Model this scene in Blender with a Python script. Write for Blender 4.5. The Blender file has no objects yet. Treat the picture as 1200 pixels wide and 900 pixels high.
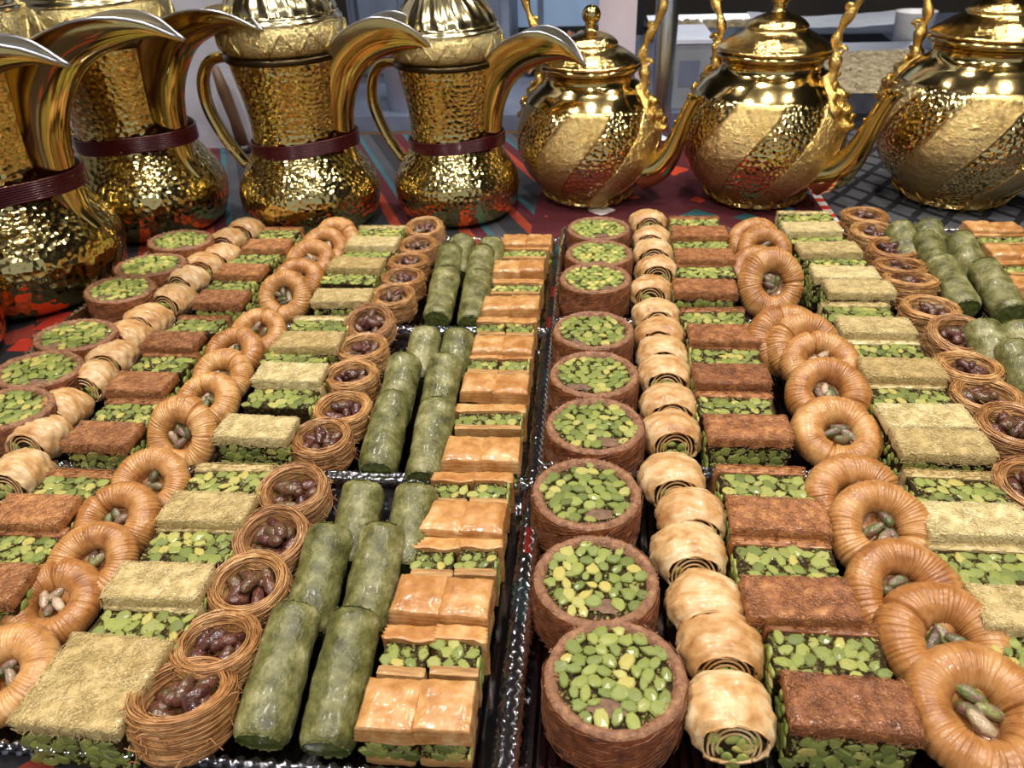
import bpy, math, random
from mathutils import Vector, Matrix, Euler, noise

# ------------------------------------------------------------------ camera, world, lights
F = 900.0; CAMH = 0.36
# camera axes from the photograph's vanishing points: depth of the trays and the vertical
_D = Vector((98, 590, F)).normalized(); _U = Vector((-55, (F * F + 98 * 55) / 590, -F)).normalized(); _R = _U.cross(_D)
if _R.x < 0: _R = -_R
sc = bpy.context.scene
cam_d = bpy.data.cameras.new('camera'); cam = bpy.data.objects.new('camera', cam_d)
sc.collection.objects.link(cam); sc.camera = cam
cam.location = (0, 0, CAMH)
cam.rotation_euler = Matrix(((_R.x, _R.y, -_R.z), (_D.x, _D.y, -_D.z), (_U.x, _U.y, -_U.z))).to_euler()
cam_d.sensor_width = 36; cam_d.lens = 36 * F / 1200; cam_d.clip_start = 0.01
cam_d.dof.use_dof = True; cam_d.dof.focus_distance = 0.52; cam_d.dof.aperture_fstop = 16

world = bpy.data.worlds.new('world'); sc.world = world; world.use_nodes = True
world.node_tree.nodes['Background'].inputs[0].default_value = (0.80, 0.88, 1.0, 1)
world.node_tree.nodes['Background'].inputs[1].default_value = 0.5

sc.view_settings.view_transform = 'Standard'; sc.view_settings.look = 'None'
sc.view_settings.exposure = 0.0; sc.view_settings.gamma = 1; sc.view_settings.use_curve_mapping = False

LAMPS = [(-0.75, 0.15), (0.05, 0.15), (0.85, 0.15), (-0.75, 1.05), (0.05, 1.05), (0.85, 1.05), (-0.75, -0.75), (0.05, -0.75), (0.85, -0.75)]
LAMP_POWER = 9.8; LAMP_Z = 1.72

col = sc.collection
RND = random.Random(7)

# ------------------------------------------------------------------ helpers
def at(px, py, z):
    """pixel of the 1200x900 photograph -> world x, y on the level z above the table"""
    p = Vector(((px - 600) / F, -(py - 450) / F, 1.0))
    w = Vector((p.dot(_R), p.dot(_D), p.dot(_U))); t = (z - CAMH) / w.z
    return w.x * t, w.y * t

def atY(px, py, Y):
    """pixel -> world x, z on the vertical plane at depth Y"""
    p = Vector(((px - 600) / F, -(py - 450) / F, 1.0))
    w = Vector((p.dot(_R), p.dot(_D), p.dot(_U))); t = Y / w.y
    return w.x * t, CAMH + w.z * t

def lin(c):
    def f(v):
        v /= 255.0
        return v / 12.92 if v <= 0.04045 else ((v + 0.055) / 1.055) ** 2.4
    return (f(c[0]), f(c[1]), f(c[2]), 1)

def mesh(name, verts, faces, mats, smooth=True, fm=None):
    me = bpy.data.meshes.new(name)
    me.from_pydata([tuple(v) for v in verts], [], faces)
    for m in (mats if isinstance(mats, (list, tuple)) else [mats]): me.materials.append(m)
    if fm: me.polygons.foreach_set('material_index', fm)
    me.polygons.foreach_set('use_smooth', [smooth] * len(me.polygons))
    me.update()
    return me

def obj(name, me, parent=None, loc=(0, 0, 0), rot=(0, 0, 0), scale=(1, 1, 1), M=None):
    o = bpy.data.objects.new(name, me); col.objects.link(o)
    if parent: o.parent = parent
    if M is not None: o.matrix_local = M
    else:
        o.location = loc; o.rotation_euler = rot; o.scale = scale
    return o

def tag(o, label, cat, group=None):
    o['label'] = label; o['category'] = cat; o['kind'] = 'thing'
    if group: o['group'] = group
    return o

def thing(name, label, cat, loc=(0, 0, 0), rot=(0, 0, 0), group=None):
    o = bpy.data.objects.new(name, None); col.objects.link(o)
    o.location = loc; o.rotation_euler = rot; o.empty_display_size = 0.01
    return tag(o, label, cat, group)

def struct(name, me, **k):
    o = obj(name, me, **k); o['kind'] = 'structure'; return o

class MB:
    def __init__(s): s.v = []; s.f = []; s.m = []
    def add(s, v, f, mi=0):
        n = len(s.v); s.v += [tuple(p) for p in v]
        s.f += [tuple(i + n for i in q) for q in f]; s.m += [mi] * len(f)
    def box(s, x0, x1, y0, y1, z0, z1, mi=0):
        v = [(x, y, z) for z in (z0, z1) for y in (y0, y1) for x in (x0, x1)]
        s.add(v, [(0, 2, 3, 1), (4, 5, 7, 6), (0, 1, 5, 4), (2, 6, 7, 3), (0, 4, 6, 2), (1, 3, 7, 5)], mi)
    def grid(s, rows, closed_u=False, closed_v=False, mi=0, cap0=False, cap1=False):
        nv, nu = len(rows), len(rows[0])
        v = [p for r in rows for p in r]; f = []
        for j in range(nv if closed_v else nv - 1):
            j2 = (j + 1) % nv
            for i in range(nu if closed_u else nu - 1):
                i2 = (i + 1) % nu
                f.append((j * nu + i, j * nu + i2, j2 * nu + i2, j2 * nu + i))
        if cap0: f.append(tuple(range(nu))[::-1])
        if cap1: f.append(tuple(range((nv - 1) * nu, nv * nu)))
        s.add(v, f, mi)
    def lathe(s, prof, seg=48, mi=0, fn=None, cap0=False, cap1=False):
        rows = []
        for r, z in prof:
            rows.append([((r * (fn(2 * math.pi * i / seg, z) if fn else 1)) * math.cos(2 * math.pi * i / seg),
                          (r * (fn(2 * math.pi * i / seg, z) if fn else 1)) * math.sin(2 * math.pi * i / seg), z) for i in range(seg)])
        s.grid(rows, closed_u=True, mi=mi, cap0=cap0, cap1=cap1)
    def tube(s, pts, rad, sides=8, mi=0, closed=False, cap=True, flat=1.0):
        pts = [Vector(p) for p in pts]; n = len(pts)
        rad = rad if isinstance(rad, (list, tuple)) else [rad] * n
        rows = []; prev = None
        for i, p in enumerate(pts):
            a = pts[(i - 1) % n] if (closed or i > 0) else p
            b = pts[(i + 1) % n] if (closed or i < n - 1) else p
            t = (b - a)
            t = t.normalized() if t.length > 1e-9 else Vector((0, 0, 1))
            if prev is None:
                r = Vector((0, 0, 1)) if abs(t.z) < 0.9 else Vector((0, 1, 0))
                nn = (r - t * r.dot(t)).normalized()
            else:
                nn = prev - t * prev.dot(t)
                nn = nn.normalized() if nn.length > 1e-6 else Vector((0, 0, 1))
            prev = nn; bb = t.cross(nn)
            rows.append([p + (nn * math.cos(2 * math.pi * k / sides) + bb * math.sin(2 * math.pi * k / sides) * flat) * rad[i] for k in range(sides)])
        s.grid(rows, closed_u=True, closed_v=closed, mi=mi, cap0=cap and not closed, cap1=cap and not closed)
    def mesh(s, name, mats, smooth=True): return mesh(name, s.v, s.f, mats, smooth, s.m)

def cr(pts, n):
    """Catmull-Rom through points, n samples"""
    P = [Vector(p) for p in pts]; P = [P[0] * 2 - P[1]] + P + [P[-1] * 2 - P[-2]]
    out = []; m = len(P) - 3
    for i in range(n):
        t = i / (n - 1) * m; k = min(int(t), m - 1); u = t - k
        a, b, c, d = P[k:k + 4]
        out.append(0.5 * ((2 * b) + (c - a) * u + (2 * a - 5 * b + 4 * c - d) * u * u + (3 * b - a - 3 * c + d) * u ** 3))
    return out

def nz(x, y, z, s=1.0, seed=0.0): return noise.noise(Vector((x * s + seed * 17.3, y * s - seed * 9.1, z * s + seed * 4.7)))

# ------------------------------------------------------------------ materials
def new_mat(name):
    m = bpy.data.materials.new(name); m.use_nodes = True
    nt = m.node_tree; return m, nt, nt.nodes['Principled BSDF']

def N(nt, t, **k):
    n = nt.nodes.new(t)
    for a, b in k.items():
        if a[0] == '_': n.inputs[int(a[1:])].default_value = b
        else: setattr(n, a, b)
    return n

def coords(nt, rnd=True):
    tc = N(nt, 'ShaderNodeTexCoord')
    if not rnd: return tc.outputs['Object']
    oi = N(nt, 'ShaderNodeObjectInfo')
    mm = N(nt, 'ShaderNodeMath', operation='MULTIPLY'); nt.links.new(oi.outputs['Random'], mm.inputs[0]); mm.inputs[1].default_value = 37.0
    ad = N(nt, 'ShaderNodeVectorMath', operation='ADD'); nt.links.new(tc.outputs['Object'], ad.inputs[0]); nt.links.new(mm.outputs[0], ad.inputs[1])
    return ad.outputs[0]

def ramp(nt, fac, stops, interp='LINEAR'):
    r = N(nt, 'ShaderNodeValToRGB'); cr_ = r.color_ramp; cr_.interpolation = interp
    while len(cr_.elements) < len(stops): cr_.elements.new(0.5)
    for e, (p, c) in zip(cr_.elements, stops): e.position = p; e.color = lin(c) if len(c) == 3 else c
    nt.links.new(fac, r.inputs[0]); return r.outputs[0]

def mix(nt, a, b, fac, mode='MIX'):
    m = N(nt, 'ShaderNodeMix', data_type='RGBA', blend_type=mode)
    for s_, i in ((fac, 0), (a, 6), (b, 7)):
        if hasattr(s_, 'links') or hasattr(s_, 'is_linked'): nt.links.new(s_, m.inputs[i])
        else: m.inputs[i].default_value = s_
    return m.outputs[2]

def noise_tex(nt, vec, scale, detail=3, rough=0.55):
    n = N(nt, 'ShaderNodeTexNoise'); nt.links.new(vec, n.inputs['Vector'])
    n.inputs['Scale'].default_value = scale; n.inputs['Detail'].default_value = detail; n.inputs['Roughness'].default_value = rough
    return n.outputs['Fac']

def bump(nt, b, h, strength=0.4, dist=0.001, prev=None):
    n = N(nt, 'ShaderNodeBump'); n.inputs['Strength'].default_value = strength; n.inputs['Distance'].default_value = dist
    nt.links.new(h, n.inputs['Height'])
    if prev: nt.links.new(prev, n.inputs['Normal'])
    nt.links.new(n.outputs[0], b.inputs['Normal']); return n.outputs[0]

def food(name, stops, scale, rough, coat=0.0, bscale=None, bstr=0.3, bdist=0.0008, rr=0.0, per_obj=None, sss=0.0, stretch=None):
    """noise-coloured pastry material; per_obj: (dark, light) tint chosen per object"""
    m, nt, b = new_mat(name); v = coords(nt)
    if stretch:
        mp = N(nt, 'ShaderNodeMapping'); mp.inputs['Scale'].default_value = stretch; nt.links.new(v, mp.inputs[0]); v = mp.outputs[0]
    f = noise_tex(nt, v, scale, 4, 0.6)
    c = ramp(nt, f, stops)
    if per_obj:
        oi = N(nt, 'ShaderNodeObjectInfo')
        t = ramp(nt, oi.outputs['Random'], [(0, per_obj[0]), (1, per_obj[1])])
        c = mix(nt, c, t, 1.0, 'MULTIPLY')
    nt.links.new(c, b.inputs['Base Color'])
    b.inputs['Roughness'].default_value = rough
    if rr:
        f2 = noise_tex(nt, v, scale * 1.7, 2)
        mr = N(nt, 'ShaderNodeMapRange'); nt.links.new(f2, mr.inputs[0]); mr.inputs[1].default_value = 0.35; mr.inputs[2].default_value = 0.65
        mr.inputs[3].default_value = rough - rr; mr.inputs[4].default_value = rough + rr; nt.links.new(mr.outputs[0], b.inputs['Roughness'])
    b.inputs['Coat Weight'].default_value = coat; b.inputs['Coat Roughness'].default_value = 0.12
    if bscale: bump(nt, b, noise_tex(nt, v, bscale, 3), bstr, bdist)
    return m

def plain(name, c, rough=0.5, metal=0.0, **k):
    m, nt, b = new_mat(name); b.inputs['Base Color'].default_value = lin(c); b.inputs['Roughness'].default_value = rough; b.inputs['Metallic'].default_value = metal
    for a, v in k.items(): b.inputs[a].default_value = v
    return m

W3 = ((255, 255, 255))
MT = {}
MT['filling'] = food('pistachio_filling', [(0.32, (30, 20, 11)), (0.55, (54, 40, 20)), (0.75, (100, 90, 42))], 320, 0.55, 0.0, 420, 0.9, 0.0015)
MT['brown_l'] = food('toasted_kataifi_orange', [(0.3, (138, 84, 44)), (0.55, (182, 124, 72)), (0.75, (212, 162, 104))], 180, 0.5, 0.15, 900, 0.5, per_obj=((205, 195, 190), (255, 255, 255)))
MT['brown_r'] = food('toasted_kataifi_red', [(0.3, (130, 80, 44)), (0.55, (172, 115, 67)), (0.75, (206, 155, 100))], 180, 0.45, 0.2, 900, 0.5, per_obj=((214, 196, 180), (255, 250, 245)))
MT['cream'] = food('pale_kataifi', [(0.3, (188, 168, 112)), (0.55, (212, 194, 142)), (0.75, (230, 216, 174))], 150, 0.5, 0.15, 900, 0.45, per_obj=((225, 212, 190), (255, 255, 255)))
MT['ring'] = food('syrup_ring_phyllo', [(0.28, (156, 102, 52)), (0.5, (196, 142, 84)), (0.74, (224, 182, 126))], 90, 0.34, 0.3, 420, 0.3, 0.001, rr=0.1, per_obj=((215, 195, 175), (255, 255, 250)))
MT['nest'] = food('nest_kataifi', [(0.3, (166, 118, 68)), (0.5, (202, 154, 98)), (0.72, (228, 190, 136))], 110, 0.45, 0.2, per_obj=((215, 195, 180), (255, 250, 240)))
MT['roll'] = food('flaky_roll_phyllo', [(0.28, (172, 122, 72)), (0.46, (206, 164, 110)), (0.68, (230, 206, 164))], 75, 0.4, 0.2, 500, 0.25, rr=0.1, per_obj=((235, 220, 205), (255, 255, 255)))
MT['bak'] = food('baklava_phyllo', [(0.28, (166, 112, 58)), (0.5, (198, 146, 88)), (0.74, (224, 188, 134))], 90, 0.33, 0.25, 380, 0.3, rr=0.1, per_obj=((235, 220, 205), (255, 255, 255)))
MT['bak_side'] = food('baklava_layers', [(0.3, (132, 92, 46)), (0.5, (176, 130, 76)), (0.72, (206, 166, 108))], 60, 0.45, 0.15, 300, 0.5, stretch=(1, 1, 9))
MT['kun'] = food('round_kataifi_side', [(0.3, (94, 52, 25)), (0.5, (136, 80, 43)), (0.74, (174, 114, 68))], 150, 0.45, 0.15, 700, 0.5, per_obj=((215, 200, 195), (255, 255, 255)))
MT['kun_rim'] = food('round_kataifi_rim', [(0.3, (112, 74, 50)), (0.52, (146, 102, 72)), (0.76, (178, 132, 94))], 260, 0.6, 0.05, 900, 0.9, 0.001)
MT['finger'] = food('green_pistachio_wrap', [(0.3, (70, 67, 31)), (0.45, (106, 103, 57)), (0.57, (134, 129, 83)), (0.74, (182, 174, 130))], 85, 0.40, 0.12, 330, 0.65, 0.0016, rr=0.16, per_obj=((215, 218, 200), (255, 255, 255)))
MT['finger_end'] = food('green_pistachio_wrap_end', [(0.3, (52, 60, 20)), (0.55, (96, 106, 42)), (0.75, (140, 146, 78))], 260, 0.45, 0.1, 600, 0.6)
MT['filling'].node_tree.nodes['Principled BSDF'].inputs['Specular IOR Level'].default_value = 0.12
MT['paste'] = food('nut_paste', [(0.3, (92, 66, 50)), (0.7, (138, 106, 82))], 260, 0.75, 0.0, 420, 0.9, 0.0015)

def nut_mat(name, stops, rough, coat, noise_stops=None):
    m, nt, b = new_mat(name); oi = N(nt, 'ShaderNodeObjectInfo')
    c = ramp(nt, oi.outputs['Random'], stops)
    v = coords(nt); f = noise_tex(nt, v, 260, 3)
    c2 = ramp(nt, f, noise_stops or [(0.3, (190, 190, 170)), (0.6, (255, 255, 255))])
    c = mix(nt, c, c2, 1.0, 'MULTIPLY'); nt.links.new(c, b.inputs['Base Color'])
    b.inputs['Roughness'].default_value = rough; b.inputs['Coat Weight'].default_value = coat; b.inputs['Coat Roughness'].default_value = 0.1
    bump(nt, b, f, 0.25, 0.0008)
    return m
PIS = [(0.0, (104, 116, 52)), (0.25, (138, 148, 72)), (0.5, (162, 168, 84)), (0.7, (122, 136, 66)), (0.88, (188, 184, 104)), (1.0, (200, 184, 100))]
MT['pist'] = nut_mat('pistachio_piece', PIS, 0.4, 0.15)
def whole_nut(name, a, c, rough, coat):
    m, nt, b = new_mat(name); v = coords(nt); oi = N(nt, 'ShaderNodeObjectInfo')
    f = noise_tex(nt, v, 0.9, 3, 0.6)
    mp = N(nt, 'ShaderNodeMapping'); mp.inputs['Scale'].default_value = (0.7, 1.6, 1.6); nt.links.new(v, mp.inputs[0])
    f = noise_tex(nt, mp.outputs[0], 1.5, 4, 0.65)
    c1, c2 = ramp(nt, oi.outputs['Random'], a), ramp(nt, oi.outputs['Random'], c)
    st = ramp(nt, f, [(0.42, (0, 0, 0)), (0.58, (255, 255, 255))])
    nt.links.new(mix(nt, c1, c2, st), b.inputs['Base Color']); b.inputs['Roughness'].default_value = rough
    b.inputs['Coat Weight'].default_value = coat; b.inputs['Coat Roughness'].default_value = 0.1
    bump(nt, b, noise_tex(nt, v, 2.2, 2), 0.2, 0.06); return m
MT['nut_green'] = whole_nut('whole_pistachio_green', [(0, (60, 78, 38)), (0.35, (100, 116, 54)), (0.6, (84, 92, 62)), (0.8, (178, 150, 122)), (1, (128, 140, 72))],
                            [(0, (92, 66, 60)), (0.3, (128, 92, 84)), (0.6, (140, 100, 90)), (0.8, (206, 182, 154)), (1, (96, 58, 60))], 0.32, 0.4)
MT['nut_red'] = whole_nut('whole_pistachio_red', [(0, (52, 26, 24)), (0.4, (80, 40, 36)), (0.75, (106, 60, 50)), (1, (86, 52, 40))],
                          [(0, (88, 50, 42)), (0.4, (110, 66, 52)), (0.75, (82, 74, 44)), (1, (124, 98, 62))], 0.25, 0.6)

# a mixed pistachio mass for pieces too small to pick apart: colour by face island via voronoi cells
def mass_mat():
    m, nt, b = new_mat('small_pistachio_pieces'); v = coords(nt)
    vo = N(nt, 'ShaderNodeTexVoronoi'); vo.inputs['Scale'].default_value = 130; nt.links.new(v, vo.inputs['Vector'])
    sx = N(nt, 'ShaderNodeSeparateColor'); nt.links.new(vo.outputs['Color'], sx.inputs[0])
    c = ramp(nt, sx.outputs[0], PIS); nt.links.new(c, b.inputs['Base Color']); b.inputs['Roughness'].default_value = 0.4
    return m
MT['pist_mass'] = mass_mat()
MT['crumb'] = mass_mat(); MT['crumb'].name = 'chopped_nut_crumbs'
for n_ in MT['crumb'].node_tree.nodes:
    if n_.type == 'TEX_VORONOI': n_.inputs['Scale'].default_value = 420
    if n_.type == 'VALTORGB':
        for e_, c_ in zip(n_.color_ramp.elements, ((66, 48, 26), (104, 108, 50), (140, 142, 70), (84, 62, 34), (120, 126, 60), (168, 156, 84))): e_.color = lin(c_)

def gold(name, c1, c2, rough, kind, scale=110, strength=0.5, dist=0.002):
    m, nt, b = new_mat(name); b.inputs['Metallic'].default_value = 1.0; b.inputs['Roughness'].default_value = rough
    tc = N(nt, 'ShaderNodeTexCoord'); v = tc.outputs['Object']
    f = noise_tex(nt, v, 14, 3); nt.links.new(ramp(nt, f, [(0.35, c1), (0.65, c2)]), b.inputs['Base Color'])
    if kind == 'plain':
        bump(nt, b, noise_tex(nt, v, 45, 2), 0.06, 0.002); return m
    vo = N(nt, 'ShaderNodeTexVoronoi'); vo.inputs['Scale'].default_value = scale; vo.inputs['Randomness'].default_value = 0.75; nt.links.new(v, vo.inputs['Vector'])
    if kind == 'hammer':
        bump(nt, b, vo.outputs['Distance'], strength, dist); return m
    # engraved: voronoi ripples and fine scrolls
    nf = noise_tex(nt, v, scale * 2.4, 3, 0.75)
    if kind == 'engrave':
        bump(nt, b, nf, strength, dist); return m
    # swirl: slanted panels that alternate between hammered and engraved
    sp = N(nt, 'ShaderNodeSeparateXYZ'); nt.links.new(v, sp.inputs[0])
    an = N(nt, 'ShaderNodeMath', operation='ARCTAN2'); nt.links.new(sp.outputs[1], an.inputs[0]); nt.links.new(sp.outputs[0], an.inputs[1])
    k1 = N(nt, 'ShaderNodeMath', operation='MULTIPLY'); nt.links.new(an.outputs[0], k1.inputs[0]); k1.inputs[1].default_value = 5.0
    k2 = N(nt, 'ShaderNodeMath', operation='MULTIPLY'); nt.links.new(sp.outputs[2], k2.inputs[0]); k2.inputs[1].default_value = -38.0
    k3 = N(nt, 'ShaderNodeMath', operation='ADD'); nt.links.new(k1.outputs[0], k3.inputs[0]); nt.links.new(k2.outputs[0], k3.inputs[1])
    sn = N(nt, 'ShaderNodeMath', operation='SINE'); nt.links.new(k3.outputs[0], sn.inputs[0])
    st = N(nt, 'ShaderNodeMapRange'); nt.links.new(sn.outputs[0], st.inputs[0]); st.inputs[1].default_value = -0.1; st.inputs[2].default_value = 0.1
    # smooth shoulder above the panels
    tp = N(nt, 'ShaderNodeMapRange'); nt.links.new(sp.outputs[2], tp.inputs[0]); tp.inputs[1].default_value = 0.132; tp.inputs[2].default_value = 0.138; tp.inputs[3].default_value = 1.0; tp.inputs[4].default_value = 0.03
    n2 = N(nt, 'ShaderNodeMath', operation='MULTIPLY'); nt.links.new(noise_tex(nt, v, 150, 4, 0.75), n2.inputs[0]); n2.inputs[1].default_value = 2.4
    h1 = N(nt, 'ShaderNodeMix', data_type='FLOAT'); nt.links.new(st.outputs[0], h1.inputs[0]); nt.links.new(vo.outputs['Distance'], h1.inputs[2]); nt.links.new(n2.outputs[0], h1.inputs[3])
    h2 = N(nt, 'ShaderNodeMath', operation='MULTIPLY'); nt.links.new(h1.outputs[0], h2.inputs[0]); nt.links.new(tp.outputs[0], h2.inputs[1])
    bump(nt, b, h2.outputs[0], strength, dist)
    mr = N(nt, 'ShaderNodeMapRange'); nt.links.new(st.outputs[0], mr.inputs[0]); mr.inputs[3].default_value = rough; mr.inputs[4].default_value = rough + 0.05
    nt.links.new(mr.outputs[0], b.inputs['Roughness'])
    return m
MT['gold_h'] = gold('hammered_brass', (202, 178, 112), (216, 196, 132), 0.12, 'hammer', 165, 0.5, 0.0024)
MT['gold_s'] = gold('polished_brass', (198, 170, 104), (210, 186, 122), 0.12, 'plain')
MT['gold_l'] = gold('pale_brass_lid', (214, 196, 142), (230, 216, 170), 0.16, 'plain')
MT['gold_e'] = gold('engraved_pale_brass', (196, 176, 116), (222, 204, 148), 0.2, 'engrave', 120, 0.9, 0.003)
MT['gold_t'] = gold('swirl_gold', (218, 188, 118), (232, 206, 142), 0.1, 'swirl', 165, 0.8, 0.0026)
MT['gold_o'] = gold('cast_gold_ornament', (220, 182, 98), (236, 200, 120), 0.16, 'engrave', 120, 0.6, 0.003)
MT['gold_tl'] = gold('gold_teapot_lid', (226, 192, 116), (240, 210, 140), 0.12, 'engrave', 90, 0.35, 0.002)
MT['silver'] = plain('tinned_spout_lining', (196, 196, 202), 0.28, 1.0)
MT['dark_rim'] = plain('dark_lid_rim', (74, 62, 44), 0.3, 1.0)
MT['ribbon'] = plain('maroon_wire_ribbon', (74, 10, 22), 0.28, 0.3, **{'Coat Weight': 0.3})

def plastic(name, tint, gl):
    m, nt, b = new_mat(name); nt.nodes.remove(b); out = nt.nodes['Material Output']
    tr = N(nt, 'ShaderNodeBsdfTransparent'); tr.inputs[0].default_value = tint
    gs = N(nt, 'ShaderNodeBsdfGlossy'); gs.inputs[0].default_value = (0.95, 0.95, 1, 1); gs.inputs['Roughness'].default_value = 0.08
    fr = N(nt, 'ShaderNodeFresnel'); fr.inputs[0].default_value = 1.5
    ad = N(nt, 'ShaderNodeMath', operation='ADD'); nt.links.new(fr.outputs[0], ad.inputs[0]); ad.inputs[1].default_value = gl; ad.use_clamp = True
    mx = N(nt, 'ShaderNodeMixShader'); nt.links.new(ad.outputs[0], mx.inputs[0]); nt.links.new(tr.outputs[0], mx.inputs[1]); nt.links.new(gs.outputs[0], mx.inputs[2])
    nt.links.new(mx.outputs[0], out.inputs[0]); return m
MT['tray'] = plastic('clear_tray_plastic', (0.80, 0.79, 0.81, 1), 0.13)
MT['tray_base'] = plastic('clear_tray_base', (0.55, 0.52, 0.53, 1), 0.03)

def cloth_mat():
    m, nt, b = new_mat('kilim_tablecloth'); tc = N(nt, 'ShaderNodeTexCoord'); v = tc.outputs['Object']
    sp = N(nt, 'ShaderNodeSeparateXYZ'); nt.links.new(v, sp.inputs[0])
    def math_(op, a, bb=None):
        n = N(nt, 'ShaderNodeMath', operation=op)
        for i, q in enumerate((a, bb)):
            if q is None: continue
            if isinstance(q, (int, float)): n.inputs[i].default_value = q
            else: nt.links.new(q, n.inputs[i])
        return n.outputs[0]
    X, Y = sp.outputs[0], sp.outputs[1]
    jag = N(nt, 'ShaderNodeTexNoise'); jag.inputs['Scale'].default_value = 60; nt.links.new(v, jag.inputs['Vector'])
    # grey lozenges on charcoal
    u = math_('ABSOLUTE', math_('SUBTRACT', math_('FRACT', math_('MULTIPLY', X, 24)), 0.5))
    w = math_('ABSOLUTE', math_('SUBTRACT', math_('FRACT', math_('MULTIPLY', Y, 17)), 0.5))
    dia = math_('ADD', math_('ADD', u, w), math_('MULTIPLY', jag.outputs['Fac'], 0.12))
    gate = math_('LESS_THAN', math_('ABSOLUTE', math_('SUBTRACT', dia, 0.55)), 0.13)
    grey = mix(nt, lin((84, 84, 90)), lin((24, 24, 29)), gate)
    # woven motifs on maroon
    vo = N(nt, 'ShaderNodeTexVoronoi', distance='MANHATTAN'); vo.inputs['Scale'].default_value = 17; vo.inputs['Randomness'].default_value = 0.6; nt.links.new(v, vo.inputs['Vector'])
    sc_ = N(nt, 'ShaderNodeSeparateColor'); nt.links.new(vo.outputs['Color'], sc_.inputs[0])
    pal = ramp(nt, sc_.outputs[0], [(0, (206, 66, 26)), (0.22, (58, 120, 178)), (0.42, (222, 214, 210)), (0.55, (30, 84, 88)), (0.72, (206, 66, 26)), (0.86, (120, 22, 34))], 'CONSTANT')
    inn = math_('LESS_THAN', math_('ADD', vo.outputs['Distance'], math_('MULTIPLY', jag.outputs['Fac'], 0.2)), 0.55)
    mar = mix(nt, lin((82, 18, 30)), pal, inn)
    # slanted stripes
    dg = math_('FRACT', math_('MULTIPLY', math_('ADD', X, math_('MULTIPLY', Y, 0.45)), 12.0))
    stripe = ramp(nt, dg, [(0, (160, 60, 34)), (0.09, (80, 20, 32)), (0.3, (50, 92, 104)), (0.40, (66, 68, 76)), (0.60, (40, 40, 46)), (0.92, (150, 50, 30))], 'CONSTANT')
    # dark ground with red and orange figures
    vo2 = N(nt, 'ShaderNodeTexVoronoi', distance='CHEBYCHEV'); vo2.inputs['Scale'].default_value = 17; nt.links.new(v, vo2.inputs['Vector'])
    red = mix(nt, lin((30, 26, 30)), lin((176, 40, 20)), math_('LESS_THAN', vo2.outputs['Distance'], 0.2))
    red = mix(nt, red, pal, math_('MULTIPLY', inn, 0.35))
    isb = math_('GREATER_THAN', Y, 0.80)
    band = N(nt, 'ShaderNodeMapRange'); nt.links.new(X, band.inputs[0]); band.inputs[1].default_value = -1.0; band.inputs[2].default_value = 1.0
    c1 = mix(nt, stripe, mar, math_('GREATER_THAN', X, -0.07))
    c2 = mix(nt, c1, grey, math_('GREATER_THAN', X, 0.30))
    dash = mix(nt, lin((206, 52, 26)), lin((226, 222, 220)), math_('GREATER_THAN', math_('FRACT', math_('MULTIPLY', Y, 36)), 0.5))
    c2 = mix(nt, c2, dash, math_('LESS_THAN', math_('ABSOLUTE', math_('SUBTRACT', X, 0.302)), 0.0055))
    front = mix(nt, red, mar, math_('LESS_THAN', math_('ABSOLUTE', math_('SUBTRACT', X, 0.02)), 0.05))
    c = mix(nt, front, c2, isb)
    nt.links.new(c, b.inputs['Base Color']); b.inputs['Roughness'].default_value = 0.85
    wv = noise_tex(nt, v, 700, 2); bump(nt, b, wv, 0.5, 0.001)
    return m
MT['cloth'] = cloth_mat()
MT['wall'] = food('grey_plaster', [(0.3, (150, 150, 162)), (0.5, (178, 178, 190)), (0.7, (196, 196, 206))], 9, 0.7)
MT['wall_dark'] = food('dark_wall', [(0.3, (48, 44, 42)), (0.7, (64, 58, 54))], 3, 0.7)
MT['ceiling'] = plain('ceiling_paint', (92, 84, 76), 0.8)
MT['floor'] = plain('floor_tile', (96, 88, 80), 0.4)
MT['wood'] = food('counter_wood', [(0.3, (70, 50, 36)), (0.7, (104, 76, 52))], 9, 0.5, stretch=(1, 8, 1))
MT['white'] = plain('white_metal', (226, 226, 228), 0.4)
MT['steel'] = plain('polished_steel', (206, 214, 224), 0.24, 1.0)
MT['tin'] = plain('aluminium_tray', (176, 182, 196), 0.3, 1.0)
MT['bluegrey'] = food('blue_grey_panel', [(0.3, (86, 96, 118)), (0.7, (120, 130, 152))], 9, 0.4)
MT['glassblue'] = food('pale_blue_glass', [(0.3, (150, 180, 222)), (0.7, (176, 204, 240))], 4, 0.2)
MT['black'] = plain('black_frame', (26, 26, 30), 0.4)
MT['paper'] = food('white_paper', [(0.3, (196, 206, 228)), (0.7, (220, 226, 240))], 12, 0.6)
MT['greybox'] = food('grey_carton', [(0.3, (128, 134, 144)), (0.7, (150, 156, 166))], 9, 0.6)
MT['seed'] = food('roasted_seeds', [(0.3, (110, 96, 72)), (0.5, (160, 146, 116)), (0.72, (200, 188, 160))], 60, 0.6)
MT['pink'] = food('pale_pink_post', [(0.3, (196, 178, 184)), (0.7, (214, 200, 206))], 6, 0.5)
MT['scarf'] = food('patterned_fabric', [(0.35, (92, 24, 44)), (0.45, (70, 20, 34)), (0.53, (190, 150, 90)), (0.6, (120, 30, 60)), (0.7, (150, 130, 180))], 34, 0.8)
MT['lamp'] = plain('lamp_housing', (220, 220, 216), 0.4)

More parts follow.
